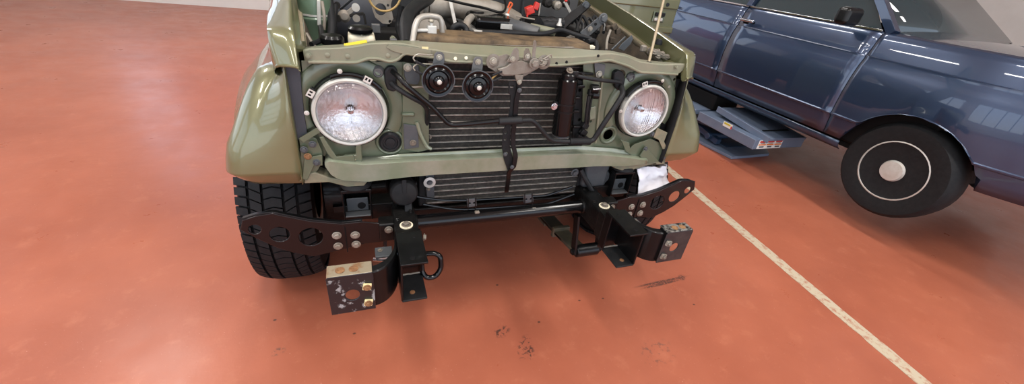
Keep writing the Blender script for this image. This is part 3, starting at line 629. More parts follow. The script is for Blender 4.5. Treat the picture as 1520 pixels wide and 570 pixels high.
# ---- chassis rails, crossmember, lines
def rail(s):
    x = s*.371
    R = bar('chassis_rail', (x,-.13,.505), (x,1.9,.505), .074, .098, 'frame_black', CAR, bevel=.008)
    lathe('top_washer', [(.021,0),(.021,.003),(.010,.004)], (x,-.099,.5545), (0,0,1), 'plastic_white', R, 24); bolt(R, (x,-.099,.557), (0,0,1), .0105, 'dull_metal')
    for y, dx in ((-.06,-.024),(-.02,.022),(.03,-.02),(.07,.015)): bolt(R, (x+dx,y,.554), (0,0,1), .006, 'frame_black')
    # bumper mounting channel, open to the front
    B = box('bumper_mount', (x+s*.002,-.245,.580), (.076,.15,.007), 'black', CAR, bevel=.002)
    box('web', (x+s*.036,-.235,.505), (.007,.14,.152), 'black', B)
    box('back_plate', (x,-.172,.500), (.076,.007,.165), 'black', B); box('foot', (x,-.25,.428), (.074,.11,.007), 'black_matte', B)
    box('inner_cheek', (x-s*.034,-.185,.505), (.007,.04,.15), 'black', B); bar('rail_cap', (x,-.13,.505), (x,-.17,.505), .08, .11, 'frame_black', B)
    cyl('foot_hole', (x+s*.004,-.275,.4305), (x+s*.004,-.275,.4332), .008, 'rust', B)
    cyl('top_hole', (x+s*.004,-.296,.5825), (x+s*.004,-.296,.5845), .0075, 'rubber_dark', B); cyl('top_hole', (x-s*.012,-.2,.5825), (x-s*.012,-.2,.5845), .005, 'rubber_dark', B)
    tube('weld', [(x-.034+.0085*i, -.196, .434+.002*random.random()) for i in range(9)], .003, 'alu_dirty', B, rad=0, n=6)
    return R
RL, RR = rail(-1), rail(1)
cyl('cross_tube', (-.345,-.01,.5), (.345,-.01,.5), .026, 'black_gloss', CAR, 32)
cyl('tube_collar', (-.345,-.01,.5), (-.325,-.01,.5), .031, 'frame_black', CAR, 28); cyl('tube_collar', (.325,-.01,.5), (.345,-.01,.5), .031, 'frame_black', CAR, 28)
box('crossmember', (0,.13,.47), (.68,.10,.05), 'frame_black', CAR, bevel=.01)
LN = tube('brake_line', [A(604,288,.0), A(624,293,.0), A(660,297.5,.0), A(700,297,.0), A(780,292,.0), A(812,290,.0), A(850,277,.0)], .0045, 'black_gloss', CAR, n=8)
LN2 = tube('brake_line', [A(628,303,.0), A(668,310,.0), A(690,311,.0), A(780,305,.0), A(815,302,.0), A(852,288,.0)], .0045, 'black_gloss', CAR, n=8)
for a, b in ((700,302),(784,296)):
    k = pp('line_clip', [(a-7,b-6),(a+7,b-7),(a+8,b+4),(a-6,b+6)], -.008, .006, 'gear_grey', CAR, holes=[(a-2.5,b,.004),(a+4,b-.5,.004)])
    for dx in (-5,6): bar('clip_wire', A(a+dx,b-9,-.009), A(a+dx,b+9,-.009), .004, .003, 'black', k, up=(0,1,0))
    box('clip_foot', A(a+8,b+14,-.018), (.018,.012,.016), 'alu_dirty', k)

# ---- drilled wing plates, mirrored
def wing(s):
    y = -.068
    def q(px, py): p = A(px, py, y); return (p.x, p.z)
    R_ = [(918,298),(934,293),(953,291.5),(980,283),(1006,271.5),(1012,268.5),(1024,269),(1032,271.5),(1031,281),(1018,292),(1000,306),(985,315),(968,323),(945,322),(925,320),(905,322),(893,318),(893,309),(905,306)]
    o2 = [q(*p) for p in R_]
    zmid = .52
    holes = [circ(.655,.524,.034,24), circ(.737,.545,.027,24), circ(.797,.571,.0165,20)]
    if s < 0: o2 = [(-a,b) for a,b in o2][::-1]; holes = [[(-a,b) for a,b in h] for h in holes]
    W = plate('wing_plate', o2, 'black_brown', CAR, (0,y,0), (1,0,0), (0,0,1), .006, holes, .002, label='drilled black steel bumper wing plate')
    tp = [V((s*a, y, b)) for a, b in [q(*p) for p in R_[1:8]]]
    strip('top_flange', [[p+V((0,.002,0)) for p in tp], [p+V((0,.018,-.003)) for p in tp]], 'black', W, 20, solid=.005, bevel=.001)
    for a, b in ((.582,.521),(.528,.516),(.582,.479),(.528,.478)): bolt(W, (s*a,y-.001,b), FRONT, .0095, 'alu_dirty')
    box('seam', (s*.556,y-.0012,.5), (.003,.003,.10), 'rubber_dark', W, bevel=0)
    box('inner_tab', (s*.43,-.05,.515), (.05,.05,.07), 'frame_black', W, bevel=.006); bolt(W, (s*.425,-.078,.53), FRONT, .009, 'dull_metal')
    # end cap plate on a curved gusset
    yc = -.33
    K = plate('end_cap', [(s*a,b) for a,b in ((.482,.446),(.596,.446),(.598,.575),(.594,.582),(.485,.582),(.482,.575))][::(1 if s > 0 else -1)], 'scuffed' if s < 0 else 'cap_dark', CAR, (0,yc,0), (1,0,0), (0,0,1), .005, [circ(s*.538,.51,.018,24,1.05)], .002, label='scuffed black bumper end cap' if s < 0 else 'dark bumper end cap')
    box('top_return', (s*.54,yc+.024,.580), (.112,.046,.005), 'cap_top' if s < 0 else 'steel_bare', K, bevel=.002)
    for dx in (-.015,.018):
        lathe('rust_ring', [(.012,0),(.012,.0012),(.007,.0014),(.006,.0004),(.001,.0004)], (s*(.545+dx),yc+.022,.5828), (0,0,1), 'rust', K, 20)
    box('side_return', (s*.4845,yc+.02,.515), (.005,.04,.13), 'black', K)
    for z in (.537,.478):
        box('square_nut', (s*.5,yc-.004,z), (.022,.008,.02), 'label_cream' if s < 0 else 'alu_dirty', K, Matrix.Rotation(.2,3,'Y'), .002); bolt(K, (s*.5,yc-.007,z), FRONT, .007, 'rust' if s < 0 else 'dull_metal')
    # curved gusset from cap to rail
    rows = [[],[]]
    for i in range(14):
        a = math.pi/2*i/13; xx = .488-.078*math.sin(a); yy = -.318+.115*(1-math.cos(a))
        rows[0].append(V((s*xx,yy,.568))); rows[1].append(V((s*xx,yy,.445)))
    strip('curved_gusset', [[p+V((s*.004,.022,.006)) for p in rows[0]], [p+V((0,.004,.004)) for p in rows[0]], rows[0], rows[1]], 'black', K, 20, solid=.005, bevel=.002)
    # small forked latch tab above
    t = box('tab', (s*.448,-.195,.535), (.05,.045,.006), 'gear_grey', K, bevel=.002); 
    tube('tab_hook', [(s*.478,-.21,.525),(s*.44,-.225,.528),(s*.41,-.215,.54)], .006, 'chrome', K, n=8); bolt(K, (s*.458,-.19,.539), (0,0,1), .005, 'dull_metal')
    return W
wing(-1); wing(1)
# tow hook on the right-hand rail (image left)
tx = -.325
TH = tube('tow_hook', [A(627,377,-.17), A(646,376,-.18), A(654,381,-.19), A(655,399,-.2), A(646,411,-.21), A(634,413,-.21), A(627,405,-.2), A(626,392,-.19)], .0085, 'black_gloss', CAR, rad=.03, n=14)
box('hook_plate', A(624,388,-.165), (.012,.06,.08), 'black', TH); bolt(TH, A(629,352,-.13), (1,-.3,0), .008, 'zinc')
# body mounts
for s, m in ((-1,0),(1,1)):
    x = s*.515
    B = box('body_mount', (x,.05,.63), (.095,.085,.012), 'black', CAR, bevel=.003)
    box('mount_web', (x,.06,.575), (.075,.008,.11), 'black_gloss', B)
    for d in (-1,1): box('mount_cheek', (x+d*.042,.05,.575), (.006,.08,.12), 'black', B)
    box('mount_face', (x,.036,.565), (.068,.005,.05), 'gear_grey', B); cyl('face_hole', (x+.012,.032,.56), (x+.012,.0335,.56), .013, 'rubber_dark', B)
    cyl('web_hole', (x,.050,.545), (x,.0565,.545), .018, 'gear_grey', B); lathe('mount_rubber', [(.045,0),(.05,.008),(.045,.02),(.03,.022)], (x,.04,.636), (0,0,1), 'rubber', B, 24)
    box('step_plate', (x,.03,.535), (.08,.05,.006), 'gear_grey', B); bar('outrigger', (s*.40,.07,.53), (s*.56,.07,.53), .07, .06, 'frame_black', B)
# round black canister below the beam
c = A(600,287,-.005)
CN = lathe('round_canister', [(.02,-.07),(.043,-.06),(.046,-.01),(.045,0),(.040,.006),(.036,.007),(.02,.010),(.002,.011)], c, (0,-1,.12), 'black_matte', CAR, 40)
bar('strap', c+V((0,-.014,.01)), c+V((0,-.006,.055)), .014, .003, 'rubber', CN, up=(0,-1,0)); bar('stem', c+V((.012,.01,-.03)), c+V((.012,-.02,-.10)), .024, .014, 'black_matte', CN, up=(0,-1,0))
# steering box
SB = box('steering_box', (.405,.10,.618), (.115,.12,.14), 'gear_grey', CAR, bevel=.02, seg=4)
cyl('box_cover', A(893,262,.055)+V((0,.02,0)), A(893,262,.055)-V((0,.01,0)), .034, 'gear_grey', SB, 28)
for k in range(4):
    a = math.pi*k/4; d = V((math.cos(a)*.016,0,math.sin(a)*.016)); c = A(893,262,.043); bar('adjuster_slot', c-d, c+d, .004, .003, 'rubber_dark', SB, up=(0,-1,0))
for a, b in ((870,262),(878,280),(868,275)): bolt(SB, A(a,b,.055), FRONT, .008, 'dull_metal')
tube('steering_hose', [A(862,252,.05), A(870,268,.03), A(880,285,.02), A(890,300,.03)], .010, 'hose', SB, n=10)
bar('pitman_arm', (.40,.10,.56), (.43,.02,.44), .03, .02, 'frame_black', SB)
# leaf springs with shackles
for s in (-1,1):
    xs = s*.385; xl = s*.352
    pts = [(xl,-.03+.09*i, .30-.065*math.sin(math.pi*min(1,i/12))) for i in range(14)]
    LS = strip('leaf_spring', [[V(p)+V((-.035,0,0)) for p in pts], [V(p)+V((.035,0,0)) for p in pts]], 'leaf', CAR, 26, solid=.014, bevel=.001)
    p2 = [V(p)+V((0,0,-.016)) for p in pts[1:12]]; strip('second_leaf', [[p+V((-.035,0,0)) for p in p2], [p+V((.035,0,0)) for p in p2]], 'leaf', LS, 20, solid=.012, bevel=.001)
    p2 = [V(p)+V((0,0,-.03)) for p in pts[3:10]]; strip('second_leaf', [[p+V((-.035,0,0)) for p in p2], [p+V((.035,0,0)) for p in p2]], 'leaf', LS, 20, solid=.012, bevel=.001)
    cyl('spring_eye', (xs-.052,-.04,.29), (xs+.052,-.04,.29), .027, 'black', LS, 24)
    box('leaf_clamp', (xl,.14,.262), (.085,.02,.05), 'leaf', LS)
    for d in (-.058,.058):
        bar('shackle', (xs+d,-.04,.28), (xs+d-s*.008,-.012,.46), .036, .010, 'black', LS, up=(1,0,0)); bolt(LS, (xs+d*1.1,-.04,.29), (d,0,0), .011, 'black')
for s in (-1,1): box('shade_flap', (s*.56,.99,.5), (.30,.008,.36), 'rubber_dark', CAR); box('shade_side', (s*.5,.55,.56), (.01,.8,.16), 'rubber_dark', CAR)  # black sheets added to stand in for deep shade behind the front wheels
GB = box('gearbox', (0,1.6,.5), (.36,1.0,.28), 'engine_dark', CAR, bevel=.05, seg=3)
# axle and front wheels
AXL = cyl('front_axle', (-.66,.495,.37), (.66,.495,.37), .045, 'frame_black', CAR, 24)
lathe('diff_housing', [(.02,-.10),(.10,-.07),(.13,0),(.10,.07),(.02,.12)], (.12,.47,.37), FRONT, 'frame_black', AXL, 28)
def tyre_geo():
    W, R0 = .128, .372
    prof = [(-.085,.19),(-.105,.205),(-.122,.25),(-.128,.285),(-.124,.32),(-.112,.345),(-.098,.355),(0,.361),(.098,.355),(.112,.345),(.124,.32),(.128,.285),(.122,.25),(.105,.205),(.085,.19)]
    n = 72; vs, fs = [], []
    for x, r in prof:
        for i in range(n):
            a = 2*math.pi*i/n; vs.append((x, r*math.cos(a), r*math.sin(a)))
    for j in range(len(prof)-1):
        for i in range(n): fs.append((j*n+i, j*n+(i+1)%n, (j+1)*n+(i+1)%n, (j+1)*n+i))
    return vs, fs
def tread_geo():
    out = []; n = 66
    ribs = [(-.124,-.084,.0,1),(-.074,-.038,.5,1),(-.029,.029,.2,-1),(.038,.074,.5,-1),(.084,.124,0,-1)]
    def rad(x): return .373-.020*(abs(x)/.124)**3.2
    for k, (x0,x1,ph,sk) in enumerate(ribs):
        for i in range(n):
            a0 = 2*math.pi*(i+ph)/n; a1 = a0+2*math.pi/n*(.80 if k in (0,4) else .86); vs = []
            for top in (0,1):
                for fx in (0,.5,1):
                    x = x0+(x1-x0)*fx; sh = sk*(fx-.5)*.05*(1 if k in (1,3) else .4)
                    if k == 2: sh = .035*abs(fx-.5)
                    for a in (a0,a1):
                        r = rad(x) if top else rad(x)-.014
                        vs.append((x, r*math.cos(a+sh), r*math.sin(a+sh)))
            fs = []
            for q in (0,1):
                b = 6+2*q; fs.append((b,b+1,b+3,b+2)); fs.append((2*q,2*q+2,2*q+8,2*q+6)); fs.append((2*q+1,2*q+7,2*q+9,2*q+3))
            fs += [(0,6,7,1),(4,5,11,10)]; out.append((vs,fs))
    return merge(out)
tg, tr = tyre_geo(), tread_geo()
def front_wheel(s, steer=0):
    c = V((s*.788,.495,.373)); rot = Matrix.Rotation(steer,3,'Z')
    def tf_(g): return [c+rot@V((v[0]*.93,v[1],v[2])) for v in g[0]], g[1]
    v, f = tf_(tg); T = mk('tyre', v, f, 'rubber_dark', CAR, smooth=60)
    v, f = tf_(tr); t = mk('tread', v, f, 'rubber', T, smooth=20); t['kind'] = 'stuff'
    axd = rot@V((s,0,0))
    lathe('wheel_rim', [(.198,-.1),(.185,-.08),(.17,-.02),(.17,.06),(.19,.085),(.20,.09),(.192,.084),(.16,.05),(.11,.03),(.08,.035),(.075,.06),(.05,.065),(.002,.066)], c, axd, 'alu_dirty', T, 40)
    lathe('brake_drum', [(.13,-.1),(.15,-.09),(.15,-.03),(.1,-.02)], c, axd, 'engine_dark', T, 32)
front_wheel(-1); front_wheel(1)
for s in (-1,1):
    lathe('steering_knuckle', [(.05,-.10),(.14,-.07),(.15,.0),(.15,.05),(.1,.06)], (s*.60,.495,.37), (s,0,0), 'frame_black', AXL, 28); bar('damper', (s*.52,.40,.36), (s*.50,.30,.72), .05, .05, 'frame_black', AXL, up=(1,0,0), bevel=.015)
    bar('steering_rod', (s*.62,.34,.36), (0,.34,.36), .03, .03, 'frame_black', AXL)
# ================================================================== ENGINE BAY
FW = box('firewall', (0,1.06,.98), (1.36,.03,.62), 'firewall', CAR, bevel=.006)
box('cowl', (0,1.13,1.22), (1.46,.18,.05), 'olive_dusty', FW, bevel=.01)
for x in (-.5,-.22,.1,.42): box('firewall_rib', (x,1.04,.95), (.10,.03,.5), 'firewall', FW, bevel=.012)
BF = box('bay_filler', (0,.6,.60), (1.06,.84,.03), 'bay_dark', CAR)  # black filler added under the bay to keep it dark
EB = box('engine_block', (.06,.62,.84), (.36,.62,.40), 'engine_dark', CAR, bevel=.03, seg=3)
box('cylinder_head', (.06,.62,1.03), (.28,.60,.06), 'engine_dark', EB, bevel=.012)
# rocker cover with its chrome-edged lip
c = (A(706,36,.40)+A(772,42,.40))/2
VC = box('rocker_cover', (.03,.62,1.103), (.17,.5,.055), 'black_gloss', CAR, bevel=.018, seg=4)
box('cover_lip', (.03,.62,1.078), (.19,.52,.014), 'alu', VC, bevel=.004)
cyl('filler_cap', (-.02,.5,1.11), (-.02,.5,1.135), .03, 'black', VC, 24)
box('label_plate', A(757,40,.352), (.075,.004,.018), 'alu', VC, bevel=.001)
# big dirty aluminium intake duct
tp = [A(630,10,.55), A(660,8,.58), A(700,12,.58), A(740,20,.6), A(765,34,.62)]
ID = tube('intake_duct', tp, .045, 'alu_dirty', CAR, rad=.06, n=24)
q = A(634,9,.55); cyl('duct_mouth', q, q+V((-.02,0,.002)), .052, 'alu_dirty', ID, 28)
d = A(672,6,.53); bar('duct_strap', A(668,0,.53), A(676,36,.5), .014, .004, 'alu', ID, up=(0,-1,0))
tube('duct_cable', [A(650,-4,.45), A(690,6,.46), A(720,12,.5), A(745,20,.5), A(752,12,.55), A(748,-5,.6)], .005, 'black', ID, n=8)
# aluminium bent pipe bridging the radiator
tube('bent_pipe', [A(612,66,.11), A(616,38,.14), A(622,26,.16), A(636,23,.17), A(652,26,.18), A(656,33,.18), A(657,52,.18)], .0092, 'alu_pipe', CAR, rad=.03, n=14)
bp = cyl('pipe_branch', A(616,45,.15), A(644,45,.16), .006, 'alu', CAR, 12)
box('valve_body', A(641,44,.16), (.03,.02,.026), 'alu', bp, bevel=.004); cyl('valve_stem', A(641,40,.16), A(640,32,.16), .005, 'alu', bp, 10); lathe('valve_knob', [(.008,0),(.010,.004),(.006,.009)], A(640,33,.16), (0,0,1), 'zinc', bp, 12)
lathe('pulley', [(.02,-.01),(.05,-.008),(.052,.0),(.045,.004),(.04,.0),(.012,.002)], A(640,44,.26), (0,-1,.2), 'alu_dirty', CAR, 28)
# radiator hoses
tube('radiator_hose', [A(604,66,.2), A(602,40,.26), A(606,20,.34), A(622,6,.45), A(640,-4,.55)], .022, 'hose', CAR, rad=.06, n=16)
tube('coolant_hose', [A(672,52,.3), A(672,40,.3), A(684,36,.3), A(692,42,.3), A(694,54,.28)], .011, 'hose', CAR, n=12)
tube('bypass_pipe', [A(690,48,.34), A(694,30,.38), A(700,26,.42)], .014, 'alu_dirty', CAR, n=12)
tube('upper_hose', [A(756,36,.4), A(775,42,.33), A(800,50,.28)], .024, 'grey_plate', CAR, rad=.05, n=16)
tube('upper_hose_end', [A(788,40,.32), A(806,44,.28), A(824,48,.25)], .014, 'olive_dusty', CAR, n=12)
tube('rubber_line', [A(716,48,.25), A(770,49,.22), A(808,51,.22), A(832,43,.25), A(850,50,.24), A(878,58,.22)], .008, 'hose', CAR, rad=.06, n=10)
for a, b, y, r in ((812,33,.4,.02),(815,38,.38,.02),(820,34,.42,.02)): lathe('ribbed_hose', [(r,-.04),(r*.8,-.025),(r,-.01),(r*.8,.005),(r,.02),(r*.8,.035),(r,.05)], A(a,b,y), (1,.2,0), 'hose', CAR, 14)
# orange dipstick loop, red connector, levers
tube('dipstick', [A(752,26,.5), A(756,14,.5), A(761,6,.5), A(757,3,.5), A(754,12,.5)], .0035, 'orange_wire', CAR, n=8)
cyl('sensor', A(753,22,.5), A(750,34,.48), .012, 'alu', CAR, 12)
RC = box('red_connector', A(786,15,.5), (.034,.03,.03), 'red_plastic', CAR, Matrix.Rotation(-.4,3,'Y'), .004)
box('connector_arm', A(796,9,.5), (.022,.02,.03), 'red_plastic', RC, Matrix.Rotation(.3,3,'Y'), .004); box('connector_tag', A(801,14,.49), (.006,.006,.05), 'alu_dirty', RC); box('connector_tag', A(783,20,.49), (.008,.01,.03), 'red_plastic', RC)
bar('throttle_rod', A(766,24,.45), A(794,29,.42), .006, .006, 'alu_dirty', CAR)
lathe('spark_terminal', [(.012,0),(.006,.014),(.005,.026)], A(830,38,.36), (0,0,1), 'alu', CAR, 12)
# left: canister, reservoir and caps
c = A(471,40,.42)
GC = lathe('green_canister', [(.04,-.06),(.052,-.055),(.052,.02),(.055,.025),(.055,.032),(.052,.036),(.052,.10),(.04,.11)], c, (0,0,1), 'canister_green', CAR, 28)
lathe('canister_base', [(.05,-.08),(.054,-.06)], c, (0,0,1), 'black', GC, 24); lathe('white_band', [(.053,.04),(.053,.046)], c, (0,0,1), 'alu', GC, 24)
bar('strap', A(473,0,.36), A(474,38,.36), .012, .004, 'alu', GC, up=(0,-1,0)); tube('vent_line', [A(478,2,.35), A(482,25,.33), A(481,44,.33)], .005, 'alu_dirty', GC, n=8)
c = A(493,58,.2); lathe('filler_lid', [(.030,-.014),(.034,-.010),(.034,.004),(.028,.012),(.012,.014),(.002,.014)], c, (0,0,1), 'black', CAR, 28)
tube('filler_neck', [c+V((0,0,-.01)), c+V((-.004,.0,-.05))], .014, 'black_matte', CAR, rad=0)
c = A(537,58,.22); RS = box('washer_tank', c+V((0,.03,-.03)), (.082,.10,.09), 'plastic_white', CAR, bevel=.014, seg=3)
lathe('tank_cap', [(.035,-.006),(.037,-.002),(.037,.006),(.030,.012),(.002,.014)], A(535,45,.23), (0,0,1), 'black', RS, 28)
box('tank_tab', A(537,54,.208), (.006,.012,.022), 'plastic_white', RS)
# metal linkage cluster
c = A(511,24,.5); LK = lathe('linkage_hub', [(.008,-.014),(.02,-.012),(.022,0),(.012,.010),(.002,.011)], c, FRONT, 'alu_dirty', CAR, 20)
bar('linkage_arm', c, A(528,10,.5), .016, .008, 'alu_dirty', LK, up=(0,-1,0)); lathe('linkage_eye', [(.006,-.006),(.014,-.006),(.014,.006),(.006,.006)], A(528,11,.5), FRONT, 'alu', LK, 16)
bar('linkage_arm', c, A(540,20,.5), .01, .008, 'engine_dark', LK, up=(0,-1,0)); bar('linkage_arm', A(540,20,.5), A(543,36,.5), .008, .008, 'engine_dark', LK, up=(0,-1,0))
lathe('linkage_eye', [(.006,-.006),(.013,-.006),(.013,.006),(.006,.006)], A(529,27,.5), FRONT, 'alu_dirty', LK, 16); bar('linkage_arm', A(505,14,.52), A(526,-4,.52), .008, .008, 'black', LK, up=(0,-1,0))
for a, b in ((500,8),(502,27)): lathe('linkage_eye', [(.005,-.006),(.012,-.006),(.012,.006),(.005,.006)], A(a,b,.5), FRONT, 'engine_dark', LK, 16)
lathe('brake_booster', [(.03,-.03),(.10,-.02),(.125,.0),(.122,.02),(.09,.05),(.03,.06)], A(530,24,.86), FRONT, 'slate', CAR, 40)
tube('loom', [A(488,70,.3), A(494,40,.36), A(490,10,.42), A(486,-10,.45)], .014, 'hose', CAR, rad=.05, n=12)
tube('loom', [A(500,66,.36), A(495,38,.4), A(498,8,.45)], .009, 'black_matte', CAR, rad=.05, n=10)
tube('loom', [A(455,50,.2), A(462,62,.18), A(468,70,.16)], .005, 'alu_dirty', CAR, n=8)
tube('loom', [A(462,66,.16), A(478,60,.2), A(476,40,.3)], .008, 'hose', CAR, n=8)
tube('loom', [A(596,8,.6), A(590,40,.6), A(598,60,.5)], .012, 'black_matte', CAR, n=10)
# grey plate with holes, tan wire loop
pp('bracket_plate', [(551,-10),(585,-12),(580,8),(584,28),(578,36),(568,35),(557,26),(552,12)], .6, .004, 'alu_dirty', CAR, holes=[(565,14,.022),(576,8,.005),(579,32,.006)])
tube('tan_wire', [A(545,-8,.5), A(552,8,.5), A(563,16,.5), A(577,17,.5), A(590,9,.5), A(596,-6,.5)], .004, 'wire_tan', CAR, rad=.05, n=8)
for a, b in ((558,42),(584,62)): box('relay', A(a,b,.4 if b < 60 else .12), (.03,.02,.03) if b < 60 else (.02,.02,.02), 'grey_plate', CAR)
# right: brown wing items, struts and stays
ST = bar('black_stay', A(832,40,.42), A(872,6,.62), .035, .02, 'black_matte', CAR, up=(0,-1,1)); bolt(ST, A(869,8,.58), FRONT, .012, 'gear_grey')
ST = bar('grey_stay', A(864,54,.3), A(895,28,.42), .036, .005, 'gear_grey', CAR, up=(0,-1,.3)); bolt(ST, A(876,43,.32), FRONT, .007, 'alu_dirty'); bolt(ST, A(895,27,.40), FRONT, .014, 'grey_plate'); cyl('stay_hole', A(884,36,.345), A(884,36,.355), .006, 'rubber_dark', ST)
ST = bar('grey_stay', A(858,56,.3), A(869,44,.34), .01, .006, 'gear_grey', CAR, up=(0,-1,.3))
pp('blade_stay', [(918,72),(924,64),(938,52),(940,58),(936,66),(926,76)], .2, .004, 'gear_grey', CAR); bar('stay_rod', A(908,74,.18), A(928,55,.26), .007, .006, 'gear_grey', CAR, up=(0,-1,0))
tube('wing_hose', [A(872,62,.2), A(884,60,.22), A(886,70,.18), A(884,80,.16)], .009, 'hose', CAR, n=10)
tube('wing_cable', [A(900,74,.2), A(901,58,.26), A(906,45,.3)], .005, 'alu_dirty', CAR, n=8)
for a, b, y in ((903,42,.36),(912,40,.34),(917,46,.34),(908,60,.3),(955,72,.18),(966,76,.16),(975,78,.15)): box('wing_fitting', A(a,b,y), (.022,.02,.024), 'alu_dirty' if a > 950 else 'bay_brown', CAR, Matrix.Rotation(a,3,'Y'), .005)
FT = box('hinge_cluster', A(977,80,.12), (.07,.05,.02), 'dull_metal', CAR, Matrix.Rotation(.3,3,'Y'), .005)
for a, b in ((970,78),(983,80),(976,84),(990,84)): bolt(FT, A(a,b,.1), (0,-.5,1), .008, 'dull_metal')
lathe('rubber_stop', [(.014,0),(.014,.01),(.009,.02)], A(977,66,.16), (0,0,1), 'rubber', CAR, 16)
box('cream_clip', A(878,70,.12), (.02,.02,.012), 'plastic_white', CAR); cyl('air_pipe', A(850,56,.26), A(838,62,.24), .013, 'alu_dirty', CAR, 14)
# rear right bay: grey relay tray
TR = plate('relay_tray', [(0,0),(.20,0),(.22,.1),(.03,.12)], 'firewall', CAR, A(800,24,.8), (1,0,0), (0,.3,.95), .006)
for a, b in ((812,4),(826,8),(838,4)): lathe('solenoid', [(.014,-.02),(.02,-.015),(.02,.02),(.01,.028)], A(a,b,.72), FRONT, 'alu_dirty' if a == 826 else 'engine_dark', TR, 18)
bar('tag', A(838,2,.68), A(846,18,.68), .014, .01, 'alu', TR, up=(0,-1,0)); box('red_tag', A(840,1,.675), (.014,.01,.01), 'red_plastic', TR)
for i in range(5): tube('bay_wire', [A(700+36*i,34-2*i,.55), A(715+34*i,22+3*(i%2),.6), A(735+33*i,30-4*(i%3),.62)], .005, 'black_matte', CAR, n=8)
for i in range(6): tube('bay_wire', [A(840+9*i,30+4*i,.5), A(846+9*i,20+5*(i%2),.55), A(858+8*i,34+2*(i%3),.5), A(856+8*i,48,.42)], .007, 'hose' if i%2 else 'black_matte', CAR, n=8)
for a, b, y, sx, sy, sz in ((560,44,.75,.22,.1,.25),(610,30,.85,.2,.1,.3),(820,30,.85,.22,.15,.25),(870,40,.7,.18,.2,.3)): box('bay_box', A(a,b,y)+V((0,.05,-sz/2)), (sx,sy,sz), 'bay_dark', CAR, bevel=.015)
# bonnet, raised, on its prop
hz = V((0,1.08,1.25)); up_ = V((0,-.42,.907)); nn = V((0,.907,.42))
rows = [[V((x,0,0))+hz+up_*t*1.05+nn*(.03*(1-(x/.7)**2)) for x in [(-.68+1.36*i/16)*(1-.1*t) for i in range(17)]] for t in [k/12 for k in range(13)]]
v, f = grid(rows); HD = mk('bonnet', v, f, 'olive', CAR, solid=.004)
rows2 = [[p-nn*.03+up_*.04 for p in r[1:-1]] for r in rows[:-1]]
v, f = grid(rows2); mk('bonnet_lining', v, f, 'hood_in', HD, solid=.004)
b0 = A(962,97,.015); b1 = A(985,0,.10); dd = (b1-b0)
PRD = tube('prop_rod', [b0-dd*.06, b0, b1, b0+dd*3.0, b0+dd*5.1], .0052, 'rod', CAR, rad=0, n=12)
lathe('rod_bush', [(.013,-.012),(.015,-.004),(.012,.010),(.006,.012)], b0, dd, 'rubber', PRD, 18)
# open front door (outer skin) of the vehicle
dy = 1.5; DX0, DX1 = .87, 1.80
DO = box('open_door', ((DX0+DX1)/2, dy+.04, .84), (DX1-DX0,.07,.74), 'olive', CAR, bevel=.014, seg=4)
box('belt_moulding', ((DX0+DX1)/2, dy-.004, .985), (DX1-DX0-.01,.02,.045), 'olive', DO, bevel=.009, seg=3)
box('shoulder_panel', ((DX0+DX1)/2, dy-.0, 1.165), (DX1-DX0-.02,.024,.07), 'olive', DO, bevel=.009, seg=3)
hp = A(976,25,dy); box('handle_recess', hp+V((.01,.0,0)), (.11,.012,.075), 'olive_in', DO, bevel=.008); box('handle', hp+V((.01,-.008,.018)), (.085,.02,.026), 'black_matte', DO, bevel=.006); box('handle_plate', hp+V((.005,-.009,-.016)), (.075,.014,.022), 'alu', DO, bevel=.005)
cyl('lock', A(991,7,dy-.02), A(991,7,dy), .013, 'black', DO, 16)
bar('door_hinge', (.78,1.36,.7), (.9,1.52,.7), .05, .04, 'black_matte', DO); bar('door_hinge', (.78,1.36,1.02), (.9,1.52,1.02), .05, .04, 'black_matte', DO)
# cab behind
CB = box('cab_body', (0,2.4,.82), (1.68,2.2,.72), 'olive', CAR, bevel=.03, seg=3)
box('cab_roof', (0,2.55,1.9), (1.4,1.8,.06), 'olive', CB, bevel=.03, seg=3)
for s in (-1,1):
    bar('pillar', (s*.78,1.28,1.18), (s*.68,1.7,1.9), .06, .06, 'olive', CB); bar('pillar', (s*.8,2.45,1.18), (s*.69,2.45,1.9), .08, .06, 'olive', CB); bar('pillar', (s*.8,3.4,1.18), (s*.69,3.4,1.9), .08, .06, 'olive', CB)
    box('scuttle', (s*.77,1.17,.86), (.14,.24,.7), 'olive', CB, bevel=.02)
    box('sill', (s*.8,2.3,.45), (.1,2.0,.06), 'black_matte', CB)
plate('windscreen', [(-.72,0),(.72,0),(.64,.8),(-.64,.8)], 'glass_dark', CB, (0,1.3,1.2), (1,0,0), (0,.5,.866), .006)
box('dash', (0,1.6,1.12), (1.3,.4,.12), 'black_matte', CB, bevel=.03)
for s in (-1,1):
    lathe('rear_tyre', [(.19,-.1),(.25,-.125),(.32,-.128),(.355,-.1),(.372,0),(.355,.1),(.32,.128),(.25,.125),(.19,.1)], (s*.74,2.9,.373), (s,0,0), 'rubber', CAR, 48)

# ================================================================== WHITE RAG
rw = []
o = [(943,249),(984,243),(988,272),(976,279),(947,290)]
p00, p10, p11, p01 = A(942,248,.03), A(986,241,.05), A(989,276,.03), A(944,293,-.01)
for j in range(15):
    r = []
    for i in range(15):
        u, t = i/14, j/14; p = (p00*(1-u)+p10*u)*(1-t)+(p01*(1-u)+p11*u)*t
        nz_ = noise.noise(V((u*3,t*3,1.3)))*.022+noise.noise(V((u*8,t*8,4)))*.011
        p = p+V((noise.noise(V((u*4,t*4,9)))*.006, -.02+nz_, noise.noise(V((u*5+3,t*2,2)))*.008+(.012*math.sin(u*7) if j == 14 else 0))); r.append(p)
    rw.append(r)
rw.insert(0, [p+V((0,.03,-.004)) for p in rw[0]])
v, f = grid(rw); RG = mk('rag', v, f, 'cloth', None, smooth=70, solid=.0025)
RG['label'] = 'crumpled white rag hanging under the headlamp above the drilled wing plate'; RG['category'] = 'rag'

